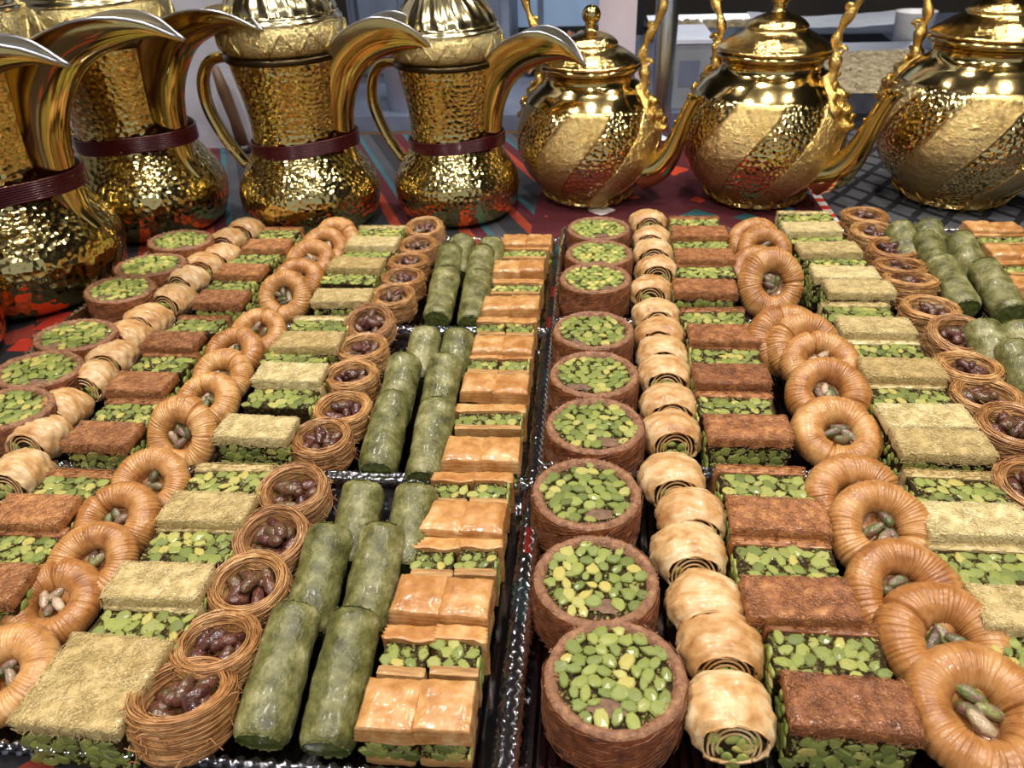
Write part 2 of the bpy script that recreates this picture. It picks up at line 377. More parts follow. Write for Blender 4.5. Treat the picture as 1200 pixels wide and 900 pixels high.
# ------------------------------------------------------------------ setting
def box_mesh(name, x0, x1, y0, y1, z0, z1, m):
    b = MB(); b.box(x0, x1, y0, y1, z0, z1); return b.mesh(name, m, False)
struct('floor', box_mesh('floor', -3, 3, -2.2, 3.4, -0.85, -0.8, MT['floor']))
struct('ceiling', box_mesh('ceiling', -3, 3, -2.2, 3.4, 1.8, 1.85, MT['ceiling']))
struct('wall_back', box_mesh('wall_back', -3, 3, 3.3, 3.4, -0.8, 1.8, MT['wall_dark']))
struct('wall_left', box_mesh('wall_left', -3, -2.9, -2.2, 3.3, -0.8, 1.8, MT['wall']))
struct('wall_right', box_mesh('wall_right', 2.9, 3, -2.2, 3.3, -0.8, 1.8, MT['wall_dark']))

def lamp_mesh():
    b = MB(); b.lathe([(0.0, 0.06), (0.085, 0.06), (0.09, 0.055), (0.09, 0.0), (0.082, 0.0), (0.078, 0.02), (0.0, 0.03)], 32); return b.mesh('lamp_housing', MT['lamp'])
LM_ = lamp_mesh()
ROWN = ['behind the camera', 'above the pastry trays', 'above the gold pots']; CN = ['left', 'centre', 'right']
for (x, y) in LAMPS:
    r = 0 if y < -0.3 else (1 if y < 0.6 else 2); c = 0 if x < -0.3 else (1 if x < 0.4 else 2)
    t = thing('ceiling_lamp', f'round white ceiling lamp {ROWN[r]}, {CN[c]} of its row', 'lamp', (x, y, LAMP_Z + 0.02), group='ceiling lamps')
    obj('housing', LM_, t)
    L = bpy.data.lights.new('lamp_light', 'AREA'); L.shape = 'DISK'; L.size = 0.15; L.energy = LAMP_POWER; L.color = (1.0, 0.95, 0.88)
    lo = bpy.data.objects.new('lamp_light', L); col.objects.link(lo); lo.parent = t; lo.location = (0, 0, -0.002)

t = thing('display_counter', 'wooden display counter under the patterned cloth', 'counter', (0, 0.62, -0.8))
b = MB(); b.box(-1.35, 1.35, -0.55, 0.75, 0.758, 0.797); obj('worktop', b.mesh('worktop', MT['wood'], False), t)
b = MB(); b.box(-1.3, 1.3, -0.5, 0.7, 0.0, 0.758); obj('cabinet_body', b.mesh('cabinet_body', MT['wood'], False), t)
b = MB(); rows = []
for j in range(40):
    y = 0.09 + j * (1.34 - 0.09) / 39
    rows.append([(-1.33 + i * 2.66 / 60, y, -0.0005 + 0.0006 * nz(i * 0.4, j * 0.4, 0)) for i in range(61)])
b.grid(rows)
tag(obj('tablecloth', b.mesh('tablecloth', MT['cloth'])), 'red, grey and blue woven tablecloth spread under the trays and gold pots', 'tablecloth')

# ------------------------------------------------------------------ trays
def tray(x0, x1, y0, y1, label):
    t = thing('serving_tray', label, 'tray', ((x0 + x1) / 2, (y0 + y1) / 2, 0.0012), group='clear plastic trays')
    W, D = (x1 - x0) / 2, (y1 - y0) / 2
    b = MB(); b.box(-W + .006, W - .006, -D + .006, D - .006, 0.0, 0.0025)
    n = int(2 * W / 0.006)
    for i in range(n):      # moulded ribs of the floor
        x = -W + .01 + i * (2 * W - .02) / n
        b.add([(x, -D + .008, .0025), (x + .0022, -D + .008, .0025), (x + .0011, -D + .008, .0036), (x, D - .008, .0025), (x + .0022, D - .008, .0025), (x + .0011, D - .008, .0036)],
              [(0, 1, 2), (3, 5, 4), (0, 2, 5, 3), (2, 1, 4, 5)])
    obj('tray_base', b.mesh('tray_base', MT['tray_base'], False), t)
    prof = [(0.0, 0.0), (0.001, 0.006), (0.0022, 0.012), (0.0036, 0.0165), (0.0058, 0.0175), (0.0072, 0.016)]   # inner foot to outer lip
    for sx, sy in ((1, 0), (-1, 0), (0, 1), (0, -1)):
        L = D if sx else W; n = int(2 * L / 0.0018); rows = []
        for i in range(n + 1):
            s_ = -L + 2 * L * i / n; r = []
            for k, (o, z) in enumerate(prof):
                fl = 0.0011 * math.sin(2 * math.pi * (s_ + z * 0.8) / 0.0075)
                oo = o - 0.0072 + fl; zz = z + (0.0008 * math.sin(2 * math.pi * (s_ + o) / 0.0075) if k > 2 else 0)
                r.append((sx * (W + oo), s_, zz) if sx else (s_, sy * (D + oo), zz))
            rows.append(r)
        b = MB(); b.grid(rows); obj('rim', b.mesh('rim', MT['tray']), t)
LT = [('LF', 0.191, 0.4015), ('LM', 0.403, 0.6135), ('LB', 0.615, 0.832)]
RT = [('RF', 0.196, 0.4185), ('RM', 0.420, 0.6345), ('RB', 0.636, 0.862)]
TN = {'LF': 'front left tray', 'LM': 'middle left tray', 'LB': 'back left tray', 'RF': 'front right tray', 'RM': 'middle right tray', 'RB': 'back right tray'}
for k, y0, y1 in LT: tray(-0.507, -0.0335, y0, y1, f'clear fluted plastic {TN[k]} full of assorted baklava')
for k, y0, y1 in RT: tray(-0.0315, 0.45, y0, y1, f'clear fluted plastic {TN[k]} full of assorted baklava')

# ------------------------------------------------------------------ pastry meshes
def chunk_mesh(i):
    r = random.Random(100 + i); n = 8; el = r.uniform(0.55, 0.9)
    out = [(r.uniform(0.74, 1.12)) for _ in range(n)]
    v = []
    for ring, (sc_, z) in enumerate(((0.94, -0.5), (1.0, 0.10), (0.80, 0.34))):
        for k in range(n):
            a = 2 * math.pi * k / n
            v.append((math.cos(a) * out[k] * sc_, math.sin(a) * out[k] * el * sc_, z + r.uniform(-.06, .06)))
    v.append((r.uniform(-.2, .2), 0, 0.46)); f = []
    for q in range(2):
        for k in range(n): f.append((q * n + k, q * n + (k + 1) % n, (q + 1) * n + (k + 1) % n, (q + 1) * n + k))
    for k in range(n): f.append((2 * n + k, 2 * n + (k + 1) % n, 3 * n))
    return v, f
CH = [chunk_mesh(i) for i in range(9)]
CHM = [mesh('pistachio', v, f, MT['pist'], False) for v, f in CH]

def nut_verts(i):
    r = random.Random(200 + i); v = [(1.0, 0, 0)]; f = []; n = 7; st = 5
    bend = r.uniform(-0.15, 0.15)
    for j in range(1, st):
        a = math.pi * j / st; x = math.cos(a); rr = math.sin(a) ** 0.85 * (0.55 if j < st / 2 else 0.6)
        for k in range(n):
            q = 2 * math.pi * k / n
            v.append((x, rr * math.cos(q) * 0.95 + bend * (1 - x * x), rr * math.sin(q) * r.uniform(0.85, 1.0)))
    v.append((-1.0, 0, 0)); e = len(v) - 1
    for k in range(n): f.append((0, 1 + k, 1 + (k + 1) % n)); f.append((e, 1 + (st - 2) * n + (k + 1) % n, 1 + (st - 2) * n + k))
    for j in range(st - 2):
        for k in range(n): f.append((1 + j * n + k, 1 + (j + 1) * n + k, 1 + (j + 1) * n + (k + 1) % n, 1 + j * n + (k + 1) % n))
    return v, f
NUTS = [nut_verts(i) for i in range(5)]
NG = [mesh('pistachio_nut', v, f, MT['nut_green']) for v, f in NUTS]
NR = [mesh('pistachio_nut', v, f, MT['nut_red']) for v, f in NUTS]

def hexfill(inside, x0, x1, y0, y1, s, rnd, jit=0.22, keep=0.95):
    out = []; row = 0; y = y0
    while y <= y1:
        x = x0 + (s / 2 if row % 2 else 0)
        while x <= x1:
            px, py = x + rnd.uniform(-jit, jit) * s, y + rnd.uniform(-jit, jit) * s
            if inside(px, py) and rnd.random() < keep: out.append((px, py, s * rnd.uniform(0.50, 0.76), rnd.uniform(0, math.pi)))
            x += s
        y += s * 0.84; row += 1
    return out

def chunks(parent, pts, M, rnd, h=0.5, joined=None):
    """pistachio pieces lying on the plane z=0 of M; joined: one stuff mesh instead of single parts"""
    if joined:
        b = MB()
        for x, y, r, a in pts:
            v, f = CH[rnd.randrange(9)]; ca, sa = math.cos(a), math.sin(a)
            b.add([M @ Vector((x + r * (p[0] * ca - p[1] * sa), y + r * (p[0] * sa + p[1] * ca), p[2] * r * h)) for p in v], f)
        o = obj('pistachio_pieces', b.mesh('pistachio_pieces', MT['pist_mass']), parent); o['kind'] = 'stuff'; return
    for x, y, r, a in pts:
        m = M @ Matrix.Translation((x, y, 0)) @ Matrix.Rotation(a, 4, 'Z') @ Matrix.Rotation(rnd.uniform(-.2, .2), 4, 'X') @ Matrix.Diagonal((r, r, r * h, 1))
        obj('pistachio', CHM[rnd.randrange(9)], parent, M=m)

CRUMB = {}
def crumb_part(parent, key, inside, x0, x1, y0, y1, M, n=150):
    """fine chopped nut between the larger pieces, one shared mesh per face size"""
    if key not in CRUMB:
        r = random.Random(len(str(key)) * 7 + n); b = MB()
        for _ in range(n):
            x, y = r.uniform(x0, x1), r.uniform(y0, y1)
            if not inside(x, y): continue
            q = r.uniform(.0006, .0017); a = r.uniform(0, 6.28); c, sn = math.cos(a) * q, math.sin(a) * q; hz = q * r.uniform(.5, .9)
            b.add([(x + c, y + sn, 0), (x - sn * .7, y + c * .7, 0), (x - c, y - sn, 0), (x + sn * .8, y - c * .8, 0), (x + c * .3, y, hz), (x - c * .4, y + sn * .2, hz * .9)],
                  [(0, 1, 4), (1, 5, 4), (1, 2, 5), (2, 3, 5), (3, 4, 5), (3, 0, 4)])
        CRUMB[key] = b.mesh('nut_crumbs', MT['crumb'], False)
    o = obj('nut_crumbs', CRUMB[key], parent, M=M); o['kind'] = 'stuff'

def strand_tubes(b, lines, rad, sides=3):
    for L in lines: b.tube(L, rad, sides, cap=False)

# ---- rectangular slabs: filling + fuzzy crust
SLAB = {}
def rounded_box(b, w, d, h, z0, seg=(14, 8, 5), amp=0.0006, seed=0, rad=0.0025, mi=0):
    """box of size w,d,h standing on z0 whose surface is rounded and uneven"""
    nx, ny, nz_ = seg
    def P(x, y, z):
        # rounded corners by clamping to an inner box
        ix = max(-w / 2 + rad, min(w / 2 - rad, x)); iy = max(-d / 2 + rad, min(d / 2 - rad, y)); iz = max(rad, min(h - rad, z))
        v = Vector((x - ix, y - iy, z - iz))
        p = Vector((ix, iy, iz)) + (v.normalized() * rad if v.length > 1e-9 else v)
        dd = Vector((x / w, y / d, (z - h / 2) / h)); dd.normalize()
        k = amp * (nz(p.x, p.y, p.z, 260, seed) + 0.8 * nz(p.x, p.y, p.z, 90, seed + 3))
        return (p.x + dd.x * k * 1.4, p.y + dd.y * k * 1.4, z0 + p.z + dd.z * k * 1.4)
    def lsp(a, c, n): return [a + (c - a) * i / n for i in range(n + 1)]
    xs, ys, zs = lsp(-w / 2, w / 2, nx), lsp(-d / 2, d / 2, ny), lsp(0, h, nz_)
    b.grid([[P(x, y, h) for x in xs] for y in ys], mi=mi); b.grid([[P(x, y, 0) for x in xs] for y in ys[::-1]], mi=mi)
    b.grid([[P(x, -d / 2, z) for x in xs] for z in zs], mi=mi); b.grid([[P(x, d / 2, z) for x in xs[::-1]] for z in zs], mi=mi)
    b.grid([[P(-w / 2, y, z) for y in ys[::-1]] for z in zs], mi=mi); b.grid([[P(w / 2, y, z) for y in ys] for z in zs], mi=mi)

CR = 0.0085    # crust thickness
def slab_meshes(kind, w, d, h, mat, var):
    key = (kind, var)
    if key in SLAB: return SLAB[key]
    r = random.Random(300 + var * 7 + len(kind)); f = MB(); rounded_box(f, w - .002, d - .002, h - CR + .001, 0, seed=var, rad=.0015)
    fill = f.mesh('filling', MT['filling'])
    c = MB(); rounded_box(c, w, d, CR, h - CR, (18, 10, 4), 0.0006, var + 20, 0.002)
    lines = []
    for _ in range(1000):
        x, y = r.uniform(-w / 2, w / 2), r.uniform(-d / 2, d / 2); a = r.uniform(0, math.pi); L = r.uniform(.003, .008); cv = r.uniform(-.5, .5); pts = []
        for k in range(4):
            q = k / 3 - .5; aa = a + cv * q * 2
            xx, yy = x + L * q * math.cos(aa), y + L * q * math.sin(aa)
            ex = max(0, abs(xx) - w / 2) + max(0, abs(yy) - d / 2)
            xx = max(-w / 2 - .0005, min(w / 2 + .0005, xx)); yy = max(-d / 2 - .0005, min(d / 2 + .0005, yy))
            pts.append((xx, yy, h + r.uniform(-.0001, .0004) - ex))
        lines.append(pts)
    for _ in range(90):       # shreds on the crust's edges
        u = r.uniform(-w / 2, w / 2); L = r.uniform(.003, .008); z = h - r.uniform(0.001, CR); s = r.choice((-1, 1)); dz = r.uniform(-.003, .003)
        lines.append([(max(-w / 2, min(w / 2, u + L * (k / 3 - .5))), s * (d / 2 + r.uniform(0, .0005)), z + dz * (k / 3 - .5)) for k in range(4)])
    for _ in range(14):       # a few loose hairs
        x, y = r.uniform(-w / 2, w / 2), -d / 2; a = r.uniform(-.9, .9)
        lines.append([(x + a * k * .0012, y - k * .0005, h - CR * .3 - k * .001 + r.uniform(-.0003, .0003)) for k in range(5)])
    strand_tubes(c, lines, 0.00023)
    SLAB[key] = (fill, c.mesh('crust', mat)); return SLAB[key]

ORD = ['nearest', 'second', 'third', 'fourth', 'fifth', 'sixth', 'seventh', 'eighth', 'ninth']
def ordf(i): return 'nearest the front' if i == 0 else f'{ORD[i]} from the front'
def slab(name, kind, tr, px, py, lying, idx, w, d, h, mat, look, cat, rot=0.0):
    r = random.Random(int(px * 31 + py * 7)); ztop = d if lying else h
    x, y = at(px, py, ztop + .004); base = 0.0045
    t = thing(name, f'{look}-crust pistachio slab, {"green side" if lying else "crust"} up, {ordf(idx)}, {TN[tr]}', cat, (x, y, base), (0, 0, rot + r.uniform(-.035, .035)), f'{look} pistachio slabs in the {TN[tr]}')
    fill, crust = slab_meshes(kind, w, d, h, mat, r.randrange(4))
    M = Matrix.Identity(4)
    if lying: M = Matrix.Translation((0, -h / 2, d / 2)) @ Matrix.Rotation(-math.pi / 2, 4, 'X')
    fo = obj('filling', fill, t, M=M); co = obj('crust', crust, t, M=M)
    far = tr in ('LB', 'RB')
    hf = h - CR
    # front face: local plane, u = x, v = z
    FM = M @ Matrix.Translation((0, -d / 2 + .0008, 0)) @ Matrix.Rotation(math.pi / 2, 4, 'X')
    lo = 0.003 if (lying or idx == 0) else hf * 0.42
    pts = hexfill(lambda a, c: abs(a) < w / 2 - .003 and lo - .001 < c < hf - .0015, -w / 2 + .003, w / 2, lo, hf, 0.0074, r)
    chunks(t, pts, FM, r, 0.45, joined=far)
    crumb_part(t, (kind, lo > .004), lambda a, c: abs(a) < w / 2 - .002 and lo - .002 < c < hf - .0005, -w / 2, w / 2, 0, hf, FM, 260)
    # end faces
    for s in (-1, 1):
        if s == (1 if x > 0.05 else -1) and abs(x) > .08: continue      # that end faces away
        SM = M @ Matrix.Translation((s * (w / 2 - .0008), 0, 0)) @ Matrix.Rotation(s * math.pi / 2, 4, 'Z') @ Matrix.Rotation(math.pi / 2, 4, 'X')
        pts = hexfill(lambda a, c: abs(a) < d / 2 - .002 and .002 < c < hf - .001, -d / 2 + .003, d / 2, .003, hf, 0.0072, r)
        chunks(t, pts, SM, r, 0.4, joined=True)
    return t

# ---- baklava squares
BK = {}
def bak_meshes(var, w=0.0260, d=0.0264, h=0.034):
    if var in BK: return BK[var]
    r = random.Random(500 + var)
    top = MB(); zt = h * .62; rows = []
    n = 14; hh = h - zt
    def T(u, v):   # puffed top sheet, u,v in -1..1
        x, y = u * w / 2, v * d / 2; e = max(abs(u), abs(v))
        z = h - .0022 * e ** 4 - .0006 + .0011 * nz(x, y, 0, 140, var) + .0006 * nz(x, y, 0, 420, var)
        return (x * (1 + .02 * nz(x, y, 1, 200, var)), y * (1 + .02 * nz(x, y, 2, 200, var)), z)
    g = [-1 + 2 * i / n for i in range(n + 1)]
    top.grid([[T(u, v) for u in g] for v in g])
    ring = [(u, -1) for u in g[:-1]] + [(1, v) for v in g[:-1]] + [(u, 1) for u in g[:0:-1]] + [(-1, v) for v in g[:0:-1]]
    lay = []
    for k in range(9):     # stacked leaves of the crust edge
        f = k / 8; off = (.0007 if k % 2 else -.0002) + .0012 * f
        row = []
        for (u, v) in ring:
            p = T(u, v); q = 1 + off / (w / 2) + .02 * nz(u, v, k * .8, 3.1, var)
            droop = .003 * max(0, nz(u, v, 0, 1.7, var + 5)) * f
            row.append((p[0] * q, p[1] * q, p[2] * (1 - f) + (zt - droop) * f))
        lay.append(row)
    top.grid(lay, closed_u=True); top.add(lay[-1], [tuple(range(len(ring)))])
    f = MB(); rounded_box(f, w - .0025, d - .0025, zt - .004, .004, (8, 8, 4), .0006, var, .001)
    bt = MB(); rounded_box(bt, w - .0005, d - .0005, .0062, 0, (8, 8, 4), .0005, var + 9, .0012)
    BK[var] = (top.mesh('top_crust', MT['bak']), f.mesh('filling', MT['filling']), bt.mesh('bottom_crust', MT['bak_side'])); return BK[var]

def bak(tr, px, py, lying, idx, side):
    w, d = .0260, .0264; h = .034
    r = random.Random(int(px * 13 + py * 5)); ztop = d if lying else h
    x, y = at(px, py, ztop + .004)
    t = thing('baklava_square', f'baklava square, {"filling" if lying else "crust"} up, {side} of the pair {ordf(idx)}, {TN[tr]}', 'baklava', (x, y, .0045), (0, 0, r.uniform(-.04, .04)), f'baklava squares in the {TN[tr]}')
    m = bak_meshes(r.randrange(4))
    M = Matrix.Translation((0, -h / 2, d / 2)) @ Matrix.Rotation(-math.pi / 2, 4, 'X') if lying else Matrix.Identity(4)
    for nme, me in zip(('top_crust', 'filling', 'bottom_crust'), m): obj(nme, me, t, M=M)
    zt = h * .62
    FM = M @ Matrix.Translation((0, -d / 2 + .0012, 0)) @ Matrix.Rotation(math.pi / 2, 4, 'X')
    pts = hexfill(lambda a, c: abs(a) < w / 2 - .002 and .006 < c < zt - .001, -w / 2 + .003, w / 2, .0085, zt, 0.0072, r, 0.15, 1)
    chunks(t, pts, FM, r, 0.5, joined=tr in ('LB', 'RB'))
    crumb_part(t, 'baklava', lambda a, c: abs(a) < w / 2 - .002 and .0065 < c < zt - .0005, -w / 2, w / 2, 0, zt, FM, 130)
    if side == 'right' or x > 0:
        s = 1 if x < 0 else -1
        SM = M @ Matrix.Translation((s * (w / 2 - .0012), 0, 0)) @ Matrix.Rotation(s * math.pi / 2, 4, 'Z') @ Matrix.Rotation(math.pi / 2, 4, 'X')
        pts = hexfill(lambda a, c: abs(a) < d / 2 - .002 and .006 < c < zt - .001, -d / 2 + .003, d / 2, .0085, zt, 0.0072, r, 0.15, 1)
        chunks(t, pts, SM, r, 0.4, joined=True)

# ---- round kataifi cakes
KN = {}
def kun_meshes(var, R=0.035, h=0.036):
    if var in KN: return KN[var]
    r = random.Random(600 + var)
    wob = lambda a, z: 1 + .02 * nz(math.cos(a), math.sin(a), z * 30, 1.3, var) + .012 * nz(math.cos(a), math.sin(a), z * 60, 6, var)
    b = MB(); b.lathe([(R * .9, 0), (R * .97, .003), (R, .012), (R, h - .004), (R * .985, h - .0015)], 72, 0, wob, cap0=True)
    lines = []
    for _ in range(260):
        a0 = r.uniform(0, 2 * math.pi); z0 = r.uniform(.002, h - .004); sl = r.uniform(.2, 1.3); L = r.uniform(.25, .55); pts = []
        for k in range(7):
            q = k / 6; a = a0 + L * q; z = z0 + (L * q * R) * sl * (1 - .5 * q)
            if z > h - .0008: break
            rr = R * wob(a, z) + r.uniform(.0001, .0006); pts.append((rr * math.cos(a), rr * math.sin(a), z))
        if len(pts) > 2: lines.append(pts)
    strand_tubes(b, lines, .0003)
    side = b.mesh('side_wall', MT['kun'])
    b = MB(); rows = []
    for rr, z in ((R * .985, h - .0016), (R * .95, h), (R * .9, h + .0004), (R * .85, h - .0002), (R * .82, h - .0014), (R * .79, h - .003)):
        rows.append([(rr * wob(2 * math.pi * i / 96, h) * math.cos(2 * math.pi * i / 96) * (1 + .012 * nz(i * .4, rr * 400, 0, 1, var)),
                      rr * wob(2 * math.pi * i / 96, h) * math.sin(2 * math.pi * i / 96) * (1 + .012 * nz(i * .4, rr * 400, 0, 1, var)),
                      z + .0006 * nz(i * .37, rr * 500, 1, 1, var)) for i in range(96)])
    b.grid(rows, closed_u=True)
    for _ in range(150):      # crumbs of the cut rim
        a = r.uniform(0, 2 * math.pi); rr = R * r.uniform(.78, .99); s = r.uniform(.0004, .0009); c = (rr * math.cos(a), rr * math.sin(a), h + .0002)
        b.add([(c[0] - s, c[1] - s, c[2]), (c[0] + s, c[1] - s * .6, c[2]), (c[0] + .2 * s, c[1] + s, c[2]), (c[0], c[1], c[2] + s * 1.2)], [(0, 1, 3), (1, 2, 3), (2, 0, 3)])
    rim = b.mesh('rim', MT['kun_rim'])
    b = MB(); b.add([(R * .82 * math.cos(2 * math.pi * i / 40), R * .82 * math.sin(2 * math.pi * i / 40), h - .0028) for i in range(40)], [tuple(range(40))])
    core = b.mesh('core', MT['filling'])
    KN[var] = (side, rim, core); return KN[var]

def kunafa(tr, px, py, idx, sy=1.0, sx=1.0, h=.036, tilt=0.0):
    r = random.Random(int(px * 3 + py * 11)); x, y = at(px, py, h + .004)
    t = thing('round_pistachio_cake', f'round brown pistachio-topped pastry cake, {ordf(idx)}, {TN[tr]}', 'pastry', (x, y, .0045), (tilt, 0, 0), f'round pistachio cakes in the {TN[tr]}')
    side, rim, core = kun_meshes(r.randrange(3)); R = .035
    S = Matrix.Diagonal((sx, sy, 1, 1)) @ Matrix.Rotation(r.uniform(-.5, .5) , 4, 'Z')
    for n_, m in (('side_wall', side), ('cut_rim', rim), ('core', core)): obj(n_, m, t, M=S)
    M = Matrix.Translation((0, 0, h - .0012))
    bx, by = r.uniform(-.4, .4) * R, -R * r.uniform(.5, .64)
    pts = hexfill(lambda a, c: (a / sx) ** 2 + (c / sy) ** 2 < (R * .80) ** 2 and ((a - bx) / 1.5) ** 2 + (c - by) ** 2 > .005 ** 2, -R, R, -R, R, .0074, r, .18, 1.0)
    chunks(t, pts, M, r, 0.55, joined=tr in ('LB', 'RB'))
    crumb_part(t, 'cake', lambda a, c: a * a + c * c < (R * .78) ** 2, -R, R, -R, R, Matrix.Translation((0, 0, h - .0026)) @ Matrix.Diagonal((sx, sy, 1, 1)), 520)
    b = MB(); n = 18
    b.add([(bx + .010 * math.cos(2 * math.pi * i / n) * (1 + .5 * nz(i, 0, 0, .7, px)), by * .96 + .005 * math.sin(2 * math.pi * i / n) * (1 + .5 * nz(i, 1, 0, .7, px)), h - .0018) for i in range(n)] + [(bx, by, h - .0008)],
          [(i, (i + 1) % n, n) for i in range(n)])
    obj('paste_patch', b.mesh('paste_patch', MT['paste']), t)

# ---- phyllo rings
RG = {}
def ring_mesh(var):
    if var in RG: return RG[var]
    r = random.Random(700 + var); R, q = .0187, .0097; nu, nv = 460, 24; rows = []
    ph = r.uniform(0, 6); seam = r.uniform(0, 2 * math.pi)
    # irregular folds: cumulative random spacing of the creases
    cre = [0.0]
    while cre[-1] < 2 * math.pi: cre.append(cre[-1] + r.uniform(.035, .15))
    k_ = 2 * math.pi / cre[-1]; cre = [c * k_ for c in cre]; dep = [r.uniform(.25, 1.0) for _ in cre]; dep[-1] = dep[0]
    skew = [r.uniform(-.05, .05) for _ in cre]; skew[-1] = skew[0]
    def foldf(a, p):
        a = (a + .045 * math.sin(p + ph) + .05 * nz(math.cos(a) * 2, math.sin(a) * 2, math.cos(p), 1.2, var)) % (2 * math.pi)
        for m in range(len(cre) - 1):
            if cre[m] <= a < cre[m + 1]:
                w = (a - cre[m]) / (cre[m + 1] - cre[m]); d = dep[m] * (1 - w) + dep[m + 1] * w
                wd = (cre[m + 1] - cre[m]) / .12
                return -(1 - math.sin(math.pi * w) ** .6) * d * min(1.1, .5 + .5 * wd)
        return 0
    for i in range(nu):
        a = 2 * math.pi * i / nu; row = []
        rad = q * (1 + .09 * math.sin(a + ph) + .10 * nz(math.cos(a), math.sin(a), 0, 1.4, var))
        ds = abs((a - seam + math.pi) % (2 * math.pi) - math.pi)
        rad *= 1 - .2 * math.exp(-(ds / .06) ** 2)
        RR = R * (1 + .07 * nz(math.cos(a), math.sin(a), 3, .9, var))
        for k in range(nv):
            p = 2 * math.pi * k / nv
            amp = .105 + .07 * nz(math.cos(a) * 3, math.sin(a) * 3, math.sin(p) * 1.5, 1.3, var + 4)
            rr = rad * (1 + amp * foldf(a, p) + .05 * nz(math.cos(a) * 5, math.sin(a) * 5, math.cos(p) * 2, 1, var + 2))
            row.append(((RR + rr * math.cos(p)) * math.cos(a), (RR + rr * math.cos(p)) * math.sin(a), rr * math.sin(p)))
        rows.append(row)
    b = MB(); b.grid(rows, closed_u=True, closed_v=True); RG[var] = b.mesh('phyllo_ring', MT['ring']); return RG[var]

def ring(tr, px, py, idx, s=1.0, tilt=42, sy=1.0, spin=0, nn=4):
    r = random.Random(int(px * 17 + py * 3)); tl = math.radians(tilt)
    zc = .0045 + (.0284 * sy * math.sin(tl) * .85 + .0088 * math.cos(tl)) * s + .001
    x, y = at(px, py, zc + .005)
    t = thing('phyllo_ring', f'glazed wrinkled phyllo ring with pistachios, {ordf(idx)}, {TN[tr]}', 'pastry ring', (x, y, zc), (tl, 0, 0), f'phyllo rings in the {TN[tr]}')
    obj('ring_roll', ring_mesh(r.randrange(6)), t, rot=(0, 0, r.uniform(0, 6.28) if sy == 1 else 0), scale=(s, s * sy, s))
    b = MB(); b.lathe([(0.0, -.0035), (.006, -.0035), (.0125, -.003), (.015, -.0015)], 20)
    obj('hole_base', b.mesh('hole_base', MT['ring']), t, scale=(s, s * sy, s))
    for k in range(nn):
        a = 2 * math.pi * k / nn + r.uniform(-.4, .4); d = r.uniform(.003, .0065) * s if nn > 1 else 0
        z = r.uniform(-.001, .004) * s
        obj('pistachio_nut', NG[r.randrange(5)], t, (d * math.cos(a), d * math.sin(a) * sy, z), (r.uniform(-.4, .4), r.uniform(-.6, .6), r.uniform(0, 6.28)), (.0062 * s * r.uniform(.9, 1.15), .0056 * s, .0056 * s))

# ---- shredded nests
NS = {}
def nest_mesh(var):
    if var in NS: return NS[var]
    r = random.Random(800 + var); Ro, Ri, h = .0232, .0165, .0255
    core = MB(); prof = [(Ri * .3, .010), (Ri * .92, .011), (Ri, .016), (Ri + .001, h - .0025), ((Ro + Ri) / 2, h - .001), (Ro - .0018, h - .003), (Ro - .0008, h * .5), (Ro - .002, .004), (Ro * .8, 0)]
    core.lathe(prof, 40, 0, lambda a, z: 1 + .02 * nz(math.cos(a), math.sin(a), z * 40, 2, var), cap1=True)
    lines = []
    for i in range(270):
        a0 = r.uniform(0, 6.28); L = r.uniform(1.2, 4.2); n = int(8 + L * 6); kind = r.random()
        z0 = r.uniform(.002, h - .001); sl = r.uniform(-.0022, .0022); ph = r.uniform(0, 6.28); am = r.uniform(.0003, .0016)
        if kind < .6: rb = Ro + r.uniform(-.0012, .0006)                        # outside wall
        elif kind < .9: rb = r.uniform(Ri + .0005, Ro - .0003); z0 = h + r.uniform(-.0018, .0006) # top lip
        else: rb = Ri + r.uniform(-.0004, .0005); z0 = r.uniform(h * .55, h - .001)
        pts = []
        for k in range(n):
            q = k / (n - 1); a = a0 + L * q
            z = z0 + sl * (q - .5) * L + am * math.sin(ph + q * 5)
            rr = rb + .0006 * math.sin(ph * 2 + q * 7)
            z = max(.0006, min(h + .0008, z))
            if z < .006: rr -= (.006 - z) * .7
            pts.append((rr * math.cos(a), rr * math.sin(a), z))
        lines.append(pts)
    for i in range(60):      # loose ends standing off
        a = r.uniform(0, 6.28); z = r.uniform(.002, h); d = r.uniform(-1, 1); L = r.uniform(.004, .010)
        lines.append([((Ro + L * q * q * .45) * math.cos(a + d * L * q / Ro), (Ro + L * q * q * .45) * math.sin(a + d * L * q / Ro), z + L * q * r.uniform(-.2, .25)) for q in (0, .33, .66, 1)])
    strand_tubes(core, lines, .00031)
    NS[var] = core.mesh('nest_strands', MT['nest']); return NS[var]

